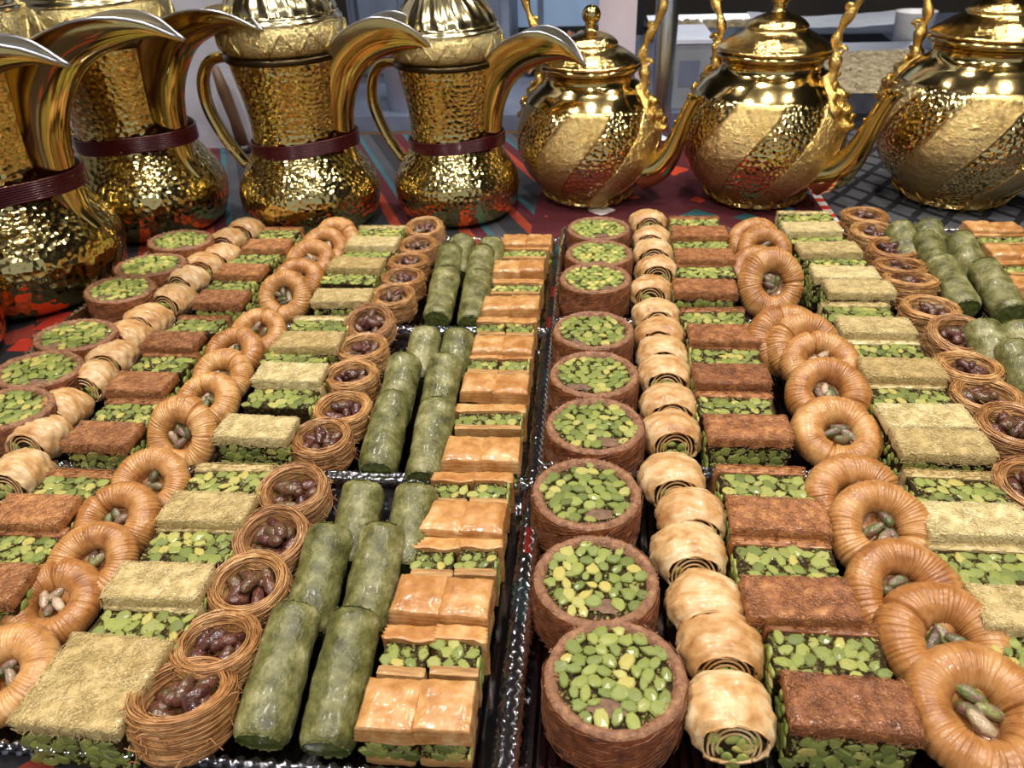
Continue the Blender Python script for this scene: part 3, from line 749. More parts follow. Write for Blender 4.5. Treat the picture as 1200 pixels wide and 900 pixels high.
def nest(tr, px, py, idx, s=1.0, tilt=22, rz=0.0):
    r = random.Random(int(px * 19 + py * 3)); tl = math.radians(tilt)
    h = .0255 * s; z0 = .0050 + .0185 * s * math.sin(abs(tl))
    # rim centre is at h along the tilted axis
    x, y = at(px, py, z0 + h * math.cos(tl)); y += h * math.sin(tl)
    t = thing('kataifi_nest', f'shredded pastry nest of dark pistachios, {ordf(idx)}, {TN[tr]}', 'pastry nest', (x, y, z0), (tl, 0, rz), f'pastry nests in the {TN[tr]}')
    o = obj('nest_strands', nest_mesh(r.randrange(4)), t, rot=(0, 0, r.uniform(0, 6.28)), scale=(s, s, s)); o['kind'] = 'stuff'
    for k in range(11):
        a = 2 * math.pi * k / 7 + r.uniform(-.3, .3); d = (.0105 if k < 7 else r.uniform(.001, .006)) * s
        obj('pistachio_nut', NR[r.randrange(5)], t, (d * math.cos(a), d * math.sin(a), (.0165 + (.003 if k > 6 else 0) + r.uniform(0, .005)) * s), (r.uniform(-.5, .5), r.uniform(-.7, .5), r.uniform(0, 6.28)), (.0080 * s * r.uniform(.8, 1.1), .0082 * s * r.uniform(.8, 1.05), .0078 * s))

# ---- flaky walnut rolls
RL = {}
def roll_meshes(var):
    if var in RL: return RL[var]
    r = random.Random(900 + var); w, hh, L = .0225, .034, .0185
    rows = []; nv, nu = 44, 44; tw = r.uniform(-.25, .25)
    for j in range(nv):
        v = j / (nv - 4)                 # 0 back .. 1 front lip, then curled in
        if v <= 1:
            th = math.pi * (-.5 + v * .88); y = -L * math.sin(th); prof = max(0.0, math.cos(th)) ** .36; cz0 = hh * (.5 - .09 * max(0, v - .75) / .25)
            if v > .9: prof = min(prof, .86)
        else:
            q = j - (nv - 4); prof = (.86, .74, .68, .66)[q]; y = -L * (1.0, 1.01, .95, .80)[q]; cz0 = hh * .40
        row = []
        for i in range(nu):
            p = 2 * math.pi * i / nu; cx, cz = math.sin(p), math.cos(p)
            k = prof * (1 + .10 * nz(cx, v * 1.6, cz, 1.3, var) + .05 * nz(cx * 3, v * 6, cz * 3, 1.2, var))
            lay = .030 * math.sin(v * 30 + 5 * nz(cx, v, cz, 1.6, var) + p * tw) + .018 * math.sin(v * 71 + 6 * nz(cx, v, cz, 2.6, var + 1))
            k *= 1 + lay * (.5 + .8 * abs(nz(cx * 2, v * 3, cz * 2, 1, var + 6)) * 2)
            hz = hh - cz0 if cz > 0 else cz0
            z = cz0 + hz * cz * k
            row.append((w * cx * k, y + .0012 * nz(cx * 3, 0, cz * 3, 1, var), max(0.0, z)))
        rows.append(row)
    b = MB(); b.grid(rows, closed_u=True, cap0=True)
    for q in range(3):    # inner leaves of the scroll at the cut end
        b.tube([(w * (.56 - .1 * q) * math.sin(t_ / 20 * 4.2 - 2.1), -L * .93, hh * .40 + hh * (.44 - .09 * q) * math.cos(t_ / 20 * 4.2 - 2.1)) for t_ in range(21)], .0007, 5)
    pastry = b.mesh('phyllo_wrap', MT['roll'])
    b = MB(); n = 24
    b.add([(w * .68 * math.sin(2 * math.pi * i / n), -L * .88, hh * .38 + hh * .34 * math.cos(2 * math.pi * i / n)) for i in range(n)] + [(0, -L * .92, hh * .36)], [(i, (i + 1) % n, n) for i in range(n)])
    fl = b.mesh('filling', MT['filling'])
    RL[var] = (pastry, fl); return RL[var]

def roll(tr, px, py, idx, s=1.0, tilt=9):
    r = random.Random(int(px * 23 + py * 3)); tl = math.radians(tilt)
    x, y = at(px, py, .034 * s)
    t = thing('flaky_roll', f'small flaky domed pastry roll, {ordf(idx)}, {TN[tr]}', 'pastry roll', (x, y, .0045 + .0185 * s * math.sin(tl)), (-tl, 0, r.uniform(-.14, .14)), f'flaky rolls in the {TN[tr]}')
    p, f = roll_meshes(r.randrange(6))
    obj('phyllo_wrap', p, t, scale=(s, s, s)); obj('filling', f, t, scale=(s, s, s))
    M = Matrix.Translation((0, -.0168 * s, .0125 * s)) @ Matrix.Rotation(math.pi / 2, 4, 'X')
    pts = hexfill(lambda a, c: a * a + c * c < (.0115 * s) ** 2 and c < .006 * s, -.012, .012, -.012, .01, .0065, r)
    chunks(t, pts, M, r, .45, joined=True)

# ---- green fingers
FG = {}
def finger_meshes(var, L):
    key = (var, round(L, 4))
    if key in FG: return FG[key]
    R = .0137; nu, nv = 40, 40; rows = []; r = random.Random(1000 + var)
    fold = r.uniform(.7, 2.2)
    for j in range(nv):
        v = j / (nv - 1); y = -L / 2 + L * v; e = min(v, 1 - v) * L
        k0 = 1 - .16 * max(0, 1 - e / .006) ** 2 + .02 * math.sin(v * 6 + var)
        row = []
        for i in range(nu):
            p = 2 * math.pi * i / nu
            k = k0 * (1 + .06 * nz(math.cos(p), y * 70, math.sin(p), 1.1, var) + .035 * nz(math.cos(p) * 2.4, y * 190, math.sin(p) * 2.4, 1, var) + .016 * nz(math.cos(p) * 6, y * 480, math.sin(p) * 6, 1, var))
            k *= 1 + .035 * max(0, 1 - abs((p - fold - .6 * v) / .18))        # overlapping edge of the wrap
            jag = (.0013 * nz(i * .6, var, v * 3) if e < 1e-6 else 0)
            row.append((R * k * math.cos(p) * 1.02, y + jag, R + R * k * math.sin(p) * (.92 if math.sin(p) > 0 else 1)))
        rows.append(row)
    b = MB(); b.grid(rows[::-1], closed_u=True); wrap = b.mesh('green_wrap', MT['finger'])
    ends = []
    for s in (-1, 1):
        b = MB(); n = 20; b.add([(R * .86 * math.cos(2 * math.pi * i / n), s * (L / 2 - .0007), R + R * .86 * math.sin(2 * math.pi * i / n)) for i in range(n)] + [(0, s * (L / 2 + .0002), R)], [(i, (i + 1) % n, n) for i in range(n)])
        for k in range(16):
            a = 2 * math.pi * k / 16 + r.uniform(-.2, .2); c = (R * .84 * math.cos(a), s * (L / 2), R + R * .84 * math.sin(a)); q = r.uniform(.0004, .0009)
            b.add([(c[0] + q * x, c[1] + q * y, c[2] + q * z) for x, y, z in ((1, 0, 0), (-1, 0, 0), (0, 1, 0), (0, -1, 0), (0, 0, 1), (0, 0, -1))],
                  [(0, 2, 4), (2, 1, 4), (1, 3, 4), (3, 0, 4), (2, 0, 5), (1, 2, 5), (3, 1, 5), (0, 3, 5)])
        ends.append(b.mesh('cut_end', MT['finger_end']))
    FG[key] = (wrap, ends); return FG[key]

def finger(tr, px, py, row, side, L, tilt, rz=0.0, s=1.0):
    """px,py = top of the far end"""
    r = random.Random(int(px * 29 + py * 3)); tl = math.radians(tilt); R = .0137 * s
    ztop = .0045 + L * math.sin(tl) + 2 * R * math.cos(tl)
    x, y = at(px, py, ztop); y += 2 * R * math.sin(tl)
    yaw = Matrix.Rotation(rz, 3, 'Z'); c = Vector((x, y, 0)) + yaw @ Vector((0, -L / 2 * math.cos(tl), 0))
    t = thing('pistachio_finger', f'green rolled pistachio finger, {side} of the pair {ordf(row)}, {TN[tr]}', 'pistachio roll', (c.x, c.y, .0045 + L / 2 * math.sin(tl)), (0, 0, 0), f'green fingers in the {TN[tr]}')
    t.rotation_mode = 'XYZ'; t.rotation_euler = Matrix.Rotation(rz, 3, 'Z').to_4x4().__matmul__(Matrix.Rotation(tl, 4, 'X')).to_euler()
    w, e = finger_meshes(r.randrange(6), L)
    obj('green_wrap', w, t, scale=(s, 1, s)); [obj('cut_end', q, t, scale=(s, 1, s)) for q in e]

# ------------------------------------------------------------------ layout of the trays
def numbered(lst): return list(enumerate(lst))      # lists run from the front to the back
KUN = {'LM': [(5, 478), (45, 432), (88, 392)], 'LB': [(140, 338), (176, 310), (211, 281)],
       'RF': [(720, 791), (698, 678), (687, 576)], 'RM': [(697, 497), (696, 437), (695, 386)], 'RB': [(697, 325), (702, 296), (701, 267)]}
for tr, l in KUN.items():
    for i, (x, y) in numbered(l):
        if tr[0] == 'L': kunafa(tr, x, y, i, sy=.84, sx=1.06)
        else: kunafa(tr, x, y, i, sy=.97, sx=.99)
ROLL = {'LF': [(15, 548)], 'LM': [(40, 503), (66, 472), (102, 438), (127, 412), (144, 388), (170, 368)],
        'LB': [(199, 344), (215, 322), (236, 305), (257, 295), (264, 277), (285, 264)],
        'RF': [(857, 828), (847, 752), (830, 700), (809, 640), (812, 597), (789, 553)],
        'RM': [(787, 500), (785, 467), (780, 432), (777, 408), (774, 385), (770, 362)],
        'RB': [(763, 334), (770, 310), (766, 290), (764, 274), (760, 254)]}
for tr, l in ROLL.items():
    for i, (x, y) in numbered(l): roll(tr, x, y, i, s=.95 if tr[0] == 'L' else .96)
# slabs: (px, py, lying)
BROWN = {'LF': [(-20, 681, 0), (20, 640, 1), (38, 597, 0), (82, 569, 1)],
         'LM': [(120, 508, 0), (150, 481, 1), (165, 447, 0), (192, 424, 1), (202, 398, 0), (232, 380, 1)],
         'LB': [(259, 348, 0), (272, 333, 1), (283, 316, 0), (300, 302, 1), (314, 286, 0), (326, 273, 1)],
         'RF': [(997, 823, 0), (968, 760, 1), (937, 700, 0), (920, 654, 1), (912, 602, 0), (895, 566, 1)],
         'RM': [(877, 500, 0), (862, 474, 1), (857, 438, 0), (850, 416, 1), (848, 390, 0), (838, 371, 1)],
         'RB': [(826, 335, 0), (828, 317, 1), (826, 298, 0), (822, 286, 1), (820, 271, 0), (815, 260, 1)]}
for tr, l in BROWN.items():
    for i, (x, y, ly) in numbered(l):
        if tr[0] == 'L': slab('brown_pistachio_slab', 'bl', tr, x, y, ly, i, .049, .028, .034, MT['brown_l'], 'orange-brown', 'pistachio slab')
        else: slab('brown_pistachio_slab', 'br', tr, x, y, ly, i, .0575, .029, .035, MT['brown_r'], 'reddish-brown', 'pistachio slab')
CHEESE = {'LF': [(92, 822, 0), (127, 771, 0), (165, 731, 1), (186, 680, 0), (225, 635, 1), (243, 594, 0), (267, 562, 1)],
          'LM': [(300, 500, 0), (332, 463, 1), (340, 436, 0), (347, 415, 1), (362, 398, 0), (374, 381, 1)],
          'LB': [(401, 346, 0), (411, 324, 1), (418, 308, 0), (430, 297, 1), (437, 283, 0), (445, 271, 1)],
          'RF': [(1233, 762, 1), (1215, 712, 0), (1160, 660, 1), (1143, 608, 0), (1125, 572, 1)],
          'RM': [(1105, 518, 0), (1085, 487, 0), (1065, 463, 1), (1057, 431, 0), (1040, 410, 1), (1026, 381, 0), (1007, 365, 1)],
          'RB': [(1007, 336, 0), (990, 319, 0), (980, 305, 1), (971, 290, 0), (957, 277, 1), (951, 266, 0), (945, 254, 1)]}
for tr, l in CHEESE.items():
    for i, (x, y, ly) in numbered(l):
        if tr[0] == 'L': slab('cream_pistachio_slab', 'cl', tr, x, y, ly, i, .0555, .0275, .034, MT['cream'], 'cream', 'pistachio slab')
        else: slab('cream_pistachio_slab', 'cr', tr, x, y, ly, i, .060, .0285, .035, MT['cream'], 'cream', 'pistachio slab')
RING = {'LF': [(2, 785), (59, 702), (105, 655), (134, 605), (175, 563)], 'LM': [(211, 504), (240, 465), (258, 437), (272, 408), (302, 385)],
        'LB': [(333, 343), (348, 323), (363, 300), (380, 287), (393, 277)],
        'RF': [(1150, 830), (1110, 748), (1060, 690), (1034, 615), (1003, 580)], 'RM': [(983, 504), (971, 456), (962, 421), (943, 402), (922, 394)],
        'RB': [(905, 327), (889, 312), (897, 289), (884, 279)]}
RTILT = {('RM', 3): 44, ('RM', 4): 50, ('RB', 2): 44, ('RB', 3): 48, ('LB', 3): 42, ('LB', 4): 45, ('LM', 4): 34, ('LF', 1): 14, ('LF', 0): 14, ('RF', 0): 10, ('RF', 1): 18, ('RM', 0): 18, ('LB', 0): 56, ('RB', 0): 58, ('LM', 0): 52}
RSIZE = {('RF', 0): 1.24, ('RF', 1): 1.18, ('LF', 0): 1.0, ('RB', 2): 1.0, ('RB', 3): 1.0, ('RB', 0): 1.1}
for tr, l in RING.items():
    for i, (x, y) in numbered(l):
        tl = RTILT.get((tr, i), 30)
        ring(tr, x, y, i, s=RSIZE.get((tr, i), {'LF': .99, 'LM': .93, 'LB': .96, 'RF': 1.12, 'RM': 1.12, 'RB': 1.05}[tr]), tilt=tl, nn=5 if tl > 50 else 4, sy=1.12 if (tr, i) in (('RB', 0), ('LM', 0)) else 1.0)
NEST = {'LF': [(212, 808), (252, 750), (290, 682), (317, 628), (342, 572)], 'LM': [(376, 511), (401, 477), (411, 437), (424, 406), (432, 376)],
        'LB': [(460, 345), (472, 324), (478, 305), (489, 286), (497, 265)],
        'RF': [(1215, 568)], 'RM': [(1190, 497), (1157, 462), (1136, 428), (1126, 391), (1091, 360)],
        'RB': [(1067, 326), (1056, 310), (1047, 290), (1025, 270), (1014, 251)]}
NTILT = {'LF': [-16, -6, 6, 12, 9], 'LM': [2, 1, 0, 2, 20], 'LB': [4, 1, -3, 5, 10], 'RF': [6], 'RM': [4, 0, -4, 15, -1], 'RB': [-8, -6, 3, 3, 0]}
NSIZE = {'LF': .98, 'LM': .94, 'LB': .93, 'RF': 1.05, 'RM': 1.05, 'RB': 1.05}
for tr, l in NEST.items():
    for i, (x, y) in numbered(l): nest(tr, x, y, i, s=NSIZE[tr] * (1.1 if (tr, i) == ('LF', 0) else 1), tilt=NTILT[tr][i])
FIN = {'LF': [((341, 700), (412, 706)), ((382, 609), (445, 607)), ((421, 559), (484, 562))],
       'LM': [((459, 453), (511, 461)), ((472, 409), (520, 410)), ((497, 378), (536, 380))],
       'LB': [((522, 308), (560, 312)), ((527, 281), (565, 283)), ((541, 271), (575, 274))],
       'RM': [((1240, 440), (1302, 446)), ((1193, 393), (1240, 396)), ((1157, 369), (1198, 370))],
       'RB': [((1107, 294), (1158, 298)), ((1088, 267), (1128, 267)), ((1058, 255), (1091, 253))]}
for tr, l in FIN.items():
    for i, (a, c) in numbered(l):
        for (x, y), sd in ((a, 'left'), (c, 'right')):
            finger(tr, x, y, i, sd, (.069, .064, .054)[i], (14, 17, 22)[i], 0.0 if tr[0] == 'L' else 0.05, 1.0 if tr[0] == 'L' else 1.08)
BAK = {'LF': [((456, 820), (521, 822), 0), ((477, 759), (537, 759), 1), ((491, 692), (546, 696), 0), ((510, 650), (560, 649), 1), ((520, 600), (566, 602), 0), ((529, 570), (575, 570), 1)],
       'LM': [((544, 522), (586, 523), 0), ((555, 487), (593, 487), 1), ((562, 444), (599, 446), 0), ((568, 424), (603, 425), 1), ((573, 399), (606, 400), 0), ((577, 381), (610, 382), 1)],
       'LB': [((583, 352), (615, 351), 0), ((591, 335), (619, 335), 1), ((594, 309), (622, 308), 0), ((600, 295), (627, 295), 1), ((603, 278), (632, 278), 0)],
       'RB': [((1205, 328), (1240, 330), 0), ((1192, 313), (1225, 313), 1), ((1176, 290), (1207, 291), 0), ((1160, 279), (1190, 279), 1), ((1150, 262), (1181, 263), 0)]}
for tr, l in BAK.items():
    for i, (a, c, ly) in numbered(l):
        bak(tr, a[0], a[1], ly, i, 'left'); bak(tr, c[0], c[1], ly, i, 'right')
# ------------------------------------------------------------------ gold pots
def dallah_meshes():
    D = {}
    b = MB(); pr = cr([(.060, 0, 0), (.070, 0, .003), (.0785, 0, .014), (.0835, 0, .036), (.0818, 0, .052), (.0745, 0, .066), (.064, 0, .082), (.0565, 0, .098), (.0545, 0, .115), (.0555, 0, .135), (.0585, 0, .156), (.062, 0, .175), (.0645, 0, .192)], 60)
    b.lathe([(p.x, p.z) for p in pr], 72, cap0=True); D['body'] = b.mesh('body', MT['gold_h'])
    b = MB(); b.lathe([(.0645, .190), (.0675, .191), (.0682, .194), (.0675, .1965), (.064, .198)], 72); D['collar'] = b.mesh('collar', MT['dark_rim'])
    for sfx, kt, ut in (('', [(.105, 0, .185), (.133, 0, .195), (.158, 0, .198), (.177, 0, .191)], [(.056, 0, .196), (.086, 0, .222), (.122, 0, .232), (.154, 0, .220), (.1775, 0, .1925)]),
                        ('_low', [(.103, 0, .188), (.133, 0, .202), (.160, 0, .208), (.177, 0, .204)], [(.054, 0, .190), (.080, 0, .210), (.118, 0, .223), (.152, 0, .221), (.1775, 0, .2055)])):
        K = cr([(.0740, 0, .060), (.0675, 0, .075), (.0655, 0, .095), (.067, 0, .118), (.072, 0, .142), (.084, 0, .166)] + kt, 34)
        U = cr([(.066, 0, .060), (.052, 0, .075), (.046, 0, .095), (.044, 0, .122), (.046, 0, .155)] + ut, 34)
        Wd = cr([(.012, 0, 0), (.024, 0, 0), (.032, 0, 0), (.036, 0, 0), (.040, 0, 0), (.044, 0, 0), (.046, 0, 0), (.042, 0, 0), (.026, 0, 0), (.002, 0, 0)], 34)
        outer, inner = [], []
        for k, u, w in zip(K, U, Wd):
            o, n = [], []
            for i in range(17):
                q = -1 + 2 * i / 16; lat = w.x / 2 * math.sin(q * math.pi / 2); f = (1 - math.cos(q * math.pi / 2)) ** 1.15
                o.append((k.x + (u.x - k.x) * f, lat, k.z + (u.z - k.z) * f))
                kk = k + (u - k) * .10
                n.append((kk.x + (u.x - kk.x) * f, lat * .9, kk.z + (u.z - kk.z) * f))
            outer.append(o); inner.append(n)
        b = MB(); b.grid([r[::-1] for r in outer])
        b.grid([[o[0], n[0]] for o, n in zip(outer, inner)], mi=1); b.grid([[n[-1], o[-1]] for o, n in zip(outer, inner)], mi=1)
        D['spout' + sfx] = b.mesh('spout', [MT['gold_s'], MT['silver']])
        b = MB(); b.grid(inner); D['lining' + sfx] = b.mesh('spout_lining', MT['silver'])
        for e, nm in ((0, 'edge_a'), (-1, 'edge_b')):      # raised lips of the spout
            b = MB(); b.tube([o[e] for o in outer[4:]], .0013, 6); D[nm + sfx] = b.mesh('spout_edge', MT['silver'])
    b = MB(); pr = cr([(.064, 0, .198), (.0685, 0, .202), (.0700, 0, .210), (.069, 0, .220), (.0655, 0, .228)], 16); b.lathe([(p.x, p.z) for p in pr], 72)
    for i in range(14):      # raised zigzag of the lid band
        a0 = 2 * math.pi * i / 14; da = 2 * math.pi / 28
        for s in (0, 1):
            pts = [((.0702 - .0015 * abs(q * 2 - 1)) * math.cos(a0 + da * (s + q)), (.0702 - .0015 * abs(q * 2 - 1)) * math.sin(a0 + da * (s + q)), .202 + .021 * (q if s == 0 else 1 - q)) for q in (0, .33, .66, 1)]
            b.tube(pts, .0019, 6)
    D['lid_band'] = b.mesh('lid_band', MT['gold_e'])
    b = MB(); b.lathe([(.066, .2275), (.0665, .2295), (.0645, .2315), (.0625, .2325), (.0632, .2345), (.0605, .2365), (.0585, .2370)], 72)
    for i in range(60):
        a = 2 * math.pi * i / 60; c = Vector((.0615 * math.cos(a), .0615 * math.sin(a), .2365)); q = .0016
        b.add([c + Vector(d) * q for d in ((1, 0, 0), (-1, 0, 0), (0, 1, 0), (0, -1, 0), (0, 0, 1))], [(0, 2, 4), (2, 1, 4), (1, 3, 4), (3, 0, 4)])
    D['lid_step'] = b.mesh('lid_step', MT['gold_l'])
    b = MB(); pr = cr([(.0585, 0, .237), (.055, 0, .245), (.047, 0, .257), (.036, 0, .270), (.024, 0, .284), (.014, 0, .298), (.009, 0, .310), (.012, 0, .316), (.009, 0, .322), (.014, 0, .332), (.010, 0, .343), (.002, 0, .352)], 44)
    b.lathe([(p.x, p.z) for p in pr], 72, 0, lambda a, z: 1 + (.07 * abs(math.sin(a * 9 + z * 40)) if z < .3 else 0), cap1=True); D['lid_dome'] = b.mesh('lid_dome', MT['gold_l'])
    pts = cr([(-.058, 0, .186), (-.078, 0, .189), (-.098, 0, .184), (-.112, 0, .165), (-.115, 0, .138), (-.107, 0, .110), (-.093, 0, .085), (-.078, 0, .064)], 40)
    b = MB(); b.tube(pts, [.0056 + .001 * math.sin(i / 39 * 3.1) for i in range(40)], 10, flat=1.5); D['handle'] = b.mesh('handle', MT['gold_s'])
    # maroon ribbon: eight wires wound round waist and spout
    for sfx, bulge in (('', .0102), ('_low', .0168)):
      b = MB()
      for k in range(8):
        z = .094 + k * .0019; pts = []
        for i in range(64):
            a = 2 * math.pi * i / 64
            rb = .0575 + .0008
            spo = max(0, math.cos(a)) ** 6
            r_ = rb + spo * bulge
            tilt = .006 * math.cos(a)
            pts.append((r_ * math.cos(a), r_ * math.sin(a), z + tilt - .004 + (.004 * (1 - math.cos(a)) * .5)))
        b.tube(pts, .0012, 5, closed=True)
      D['ribbon' + sfx] = b.mesh('ribbon', MT['ribbon'])
    return D
DM = dallah_meshes()
def dallah(x, y, s, ang, label, sps=(1, 1, 1), sf=''):
    t = thing('coffee_pot', label, 'coffee pot', (x, y, .0008), (0, 0, math.radians(ang)), 'hammered gold coffee pots'); t.scale = (s, s, s)
    obj('body', DM['body'], t); obj('collar', DM['collar'], t)
    sp = obj('spout', DM['spout' + sf], t, scale=sps); obj('spout_lining', DM['lining' + sf], sp); obj('spout_edge', DM['edge_a' + sf], sp); obj('spout_edge', DM['edge_b' + sf], sp)
    ld = obj('lid', DM['lid_dome'], t); obj('lid_band', DM['lid_band'], ld); obj('lid_step', DM['lid_step'], ld)
    obj('handle', DM['handle'], t); r = obj('ribbon', DM['ribbon' + sf], t); r['label'] = 'maroon wire ribbon'
tx, ty = at(82, 80, .250); a0 = math.radians(12)
dallah(tx - .238 * math.cos(a0), ty - .238 * math.sin(a0), 1.22, 12, 'coffee pot at the left edge with only its spout in view', (1.1, 1, 1), '_low')
dallah(-.606, .722, 1.22, 0, 'big hammered gold coffee pot beside the back left tray, nearest the viewer', (1.1, 1, 1), '_low')
x, y = at(176, 222, .045); dallah(x, y, 1.16, -17, 'hammered gold coffee pot half hidden behind the big nearest coffee pot', (1.1, 1, 1), '_low')
x, y = at(365, 223, .040); dallah(x, y, 1.05, -8, 'hammered gold coffee pot with open handle behind the back left phyllo rings')
x, y = at(536, 214, .038); dallah(x, y, .96, -16, 'hammered gold coffee pot standing next to the leftmost teapot')

def teapot_meshes():
    D = {}
    pr = cr([(.050, 0, 0), (.056, 0, .003), (.054, 0, .008), (.062, 0, .016), (.083, 0, .036), (.096, 0, .060), (.1005, 0, .083), (.0975, 0, .110), (.088, 0, .134), (.076, 0, .150), (.066, 0, .159)], 64)
    def lobes(a, z):
        w = a * 5 - z * 38
        e = max(0.0, min(1.0, (z - .012) / .03)) * max(0.0, min(1.0, (.140 - z) / .03))
        return 1 + e * (.016 * abs(math.sin(w / 2 * 2)) ** .7 - .008)
    b = MB(); b.lathe([(p.x, p.z) for p in pr], 150, 0, lobes, cap0=True)
    for k in range(10):     # beaded ribs between the panels
        pts = []
        for i in range(34):
            z = .02 + .112 * i / 33; a = (math.pi * k + z * 38) / 5
            j = min(63, max(0, int(0)))
            rr = 0
            for q in range(len(pr) - 1):
                if pr[q].z <= z <= pr[q + 1].z: rr = pr[q].x + (pr[q + 1].x - pr[q].x) * (z - pr[q].z) / max(1e-6, pr[q + 1].z - pr[q].z)
            rr *= lobes(a, z); pts.append((rr * math.cos(a), rr * math.sin(a), z))
        b.tube(pts, [.0013 + .0008 * (i % 2) for i in range(34)], 6)
    for k in range(10):     # scalloped tops of the panels
        pts = []
        for i in range(15):
            q = i / 14; z = .128 + .016 * math.sin(q * math.pi); a = (math.pi * (k + q) + .131 * 38) / 5
            rr = .0905 - (z - .128) * .70; pts.append((rr * math.cos(a), rr * math.sin(a), z))
        b.tube(pts, .0014, 5)
    D['body'] = b.mesh('body', MT['gold_t'])
    b = MB(); pr2 = cr([(.067, 0, .157), (.061, 0, .163), (.0595, 0, .169), (.062, 0, .174), (.0665, 0, .177), (.0675, 0, .181), (.064, 0, .184)], 24); b.lathe([(p.x, p.z) for p in pr2], 72); D['neck'] = b.mesh('neck', MT['gold_s'])
    b = MB(); pr3 = cr([(.066, 0, .1835), (.0665, 0, .1865), (.061, 0, .190), (.049, 0, .198), (.040, 0, .203), (.036, 0, .206), (.0355, 0, .210), (.028, 0, .2165), (.016, 0, .2215), (.009, 0, .224), (.0068, 0, .228), (.0085, 0, .231)], 50)
    b.lathe([(p.x, p.z) for p in pr3], 72, 0, lambda a, z: 1 + (.012 * math.sin(a * 24) if .19 < z < .202 else 0)); D['lid'] = b.mesh('lid', MT['gold_tl'])
    b = MB(); b.lathe([(.0085, .230)] + [(.0125 * math.sin(q * math.pi / 12) + (.004 if q == 12 else 0), .2425 - .0125 * math.cos(q * math.pi / 12)) for q in range(2, 12)], 28, 0, lambda a, z: 1 + .03 * math.cos(a * 8), cap1=True); D['knob'] = b.mesh('knob', MT['gold_s'])
    P = cr([(.080, 0, .046), (.101, 0, .054), (.117, 0, .072), (.128, 0, .098), (.137, 0, .126), (.147, 0, .150)], 30)
    R = cr([(.026, 0, 0), (.0215, 0, 0), (.016, 0, 0), (.0122, 0, 0), (.0098, 0, 0), (.0088, 0, 0)], 30)
    b = MB(); b.tube(P, [r.x for r in R], 16, cap=False)
    c0 = P[-1]
    for j in range(len(b.v) - 16, len(b.v)):      # oblique mouth: the lower lip runs out to a beak
        v = Vector(b.v[j]); dlow = (v - c0).dot(Vector((.72, 0, -.69))) / .0088
        b.v[j] = tuple(c0 + (v - c0) * 1.12 + Vector((.84, 0, .54)) * (.0085 * max(0, dlow) ** 1.5 - .001) + Vector((0, 0, .001)))
    D['spout'] = b.mesh('spout', MT['gold_s'])
    b = MB()          # cast leaves at the root of the spout
    for i, (px_, pz, r_) in enumerate(((.140, .128, .0035), (.132, .112, .003), (.146, .142, .003))):
        b.lathe([(r_ * math.sin(q * math.pi / 6) + 1e-5, r_ * math.cos(q * math.pi / 6)) for q in range(7)], 8)
        n = 7 * 8
        for j in range(len(b.v) - n, len(b.v)): v = b.v[j]; b.v[j] = (v[0] + px_ - .008, v[1], v[2] + pz + .006)
    D['spout_leaf'] = b.mesh('spout_ornament', MT['gold_o'])
    # hoop handle, with cast brackets
    H_ = cr([(.073, 0, .150), (.077, 0, .165), (.076, 0, .182), (.0735, 0, .200), (.079, 0, .218), (.090, 0, .238), (.097, 0, .265), (.088, 0, .298), (.060, 0, .325), (0, 0, .336)], 40)
    hp = H_ + [Vector((-p.x, p.y, p.z)) for p in H_[::-1]][1:]
    b = MB(); b.tube(hp, [.0052 + .0014 * math.sin(i * 1.1) + .0012 * (abs(i - 39) > 30) for i in range(len(hp))], 10)
    for s in (-1, 1):      # scrolls on the uprights
        for (cx, cz, rr) in ((.081, .188, .0055), (.081, .233, .004)):
            pts = [(s * (cx + rr * (1 - k / 16) * math.cos(k * .55)), 0, cz + rr * (1 - k / 16) * math.sin(k * .55)) for k in range(13)]
            b.tube(pts, [.0030 - .0001 * k for k in range(13)], 6)
    D['hoop'] = b.mesh('hoop_handle', MT['gold_o'])
    for s, nm in ((1, 'br_r'), (-1, 'br_l')):
        b = MB(); rows = []
        for j in range(22):    # leaf shaped bracket hugging the shoulder
            v = j / 21; z = .166 - .062 * v; w = .004 + .0165 * math.sin(min(1, v * 1.15) * math.pi * .62) * (1 - .55 * max(0, v - .6) / .4)
            rb = 0
            for q in range(len(pr) - 1):
                if pr[q].z <= min(z, .158) <= pr[q + 1].z: rb = pr[q].x + (pr[q + 1].x - pr[q].x) * (min(z, .158) - pr[q].z) / max(1e-6, pr[q + 1].z - pr[q].z)
            if z > .158: rb = .066 + (z - .158) * .9
            row = []
            for i in range(17):
                u = -1 + i / 8; rel = (1 - u * u) * .0085 * (1 + .45 * math.sin(v * 22) + .35 * math.sin(u * 9 + v * 5)) + .001
                a = w * u / rb; row.append((s * (rb + rel) * math.cos(a), (rb + rel) * math.sin(a), z))
            rows.append(row if s > 0 else row[::-1])
        b.grid(rows)
        for (uu, zz, rr) in ((.008, .136, .007), (-.008, .128, .007), (.006, .115, .006), (-.006, .150, .0055)):
            pts = [(s * (.088 - (zz - .134) * .62 + .006), uu + rr * (1 - k / 15) * math.cos(k * .6), zz + rr * (1 - k / 15) * math.sin(k * .6)) for k in range(12)]
            b.tube(pts, [.0028 - .0001 * k for k in range(12)], 6)
        D[nm] = b.mesh('bracket', MT['gold_o'])
    b = MB()
    for k in range(16):
        a = 2 * math.pi * k / 16; b.tube([(.056 * math.cos(a), .056 * math.sin(a), .001), (.063 * math.cos(a + .08), .063 * math.sin(a + .08), .009), (.070 * math.cos(a), .070 * math.sin(a), .018)], [.0028, .0022, .001], 6)
    D['foot'] = b.mesh('foot', MT['gold_o'])
    return D
TM = teapot_meshes()
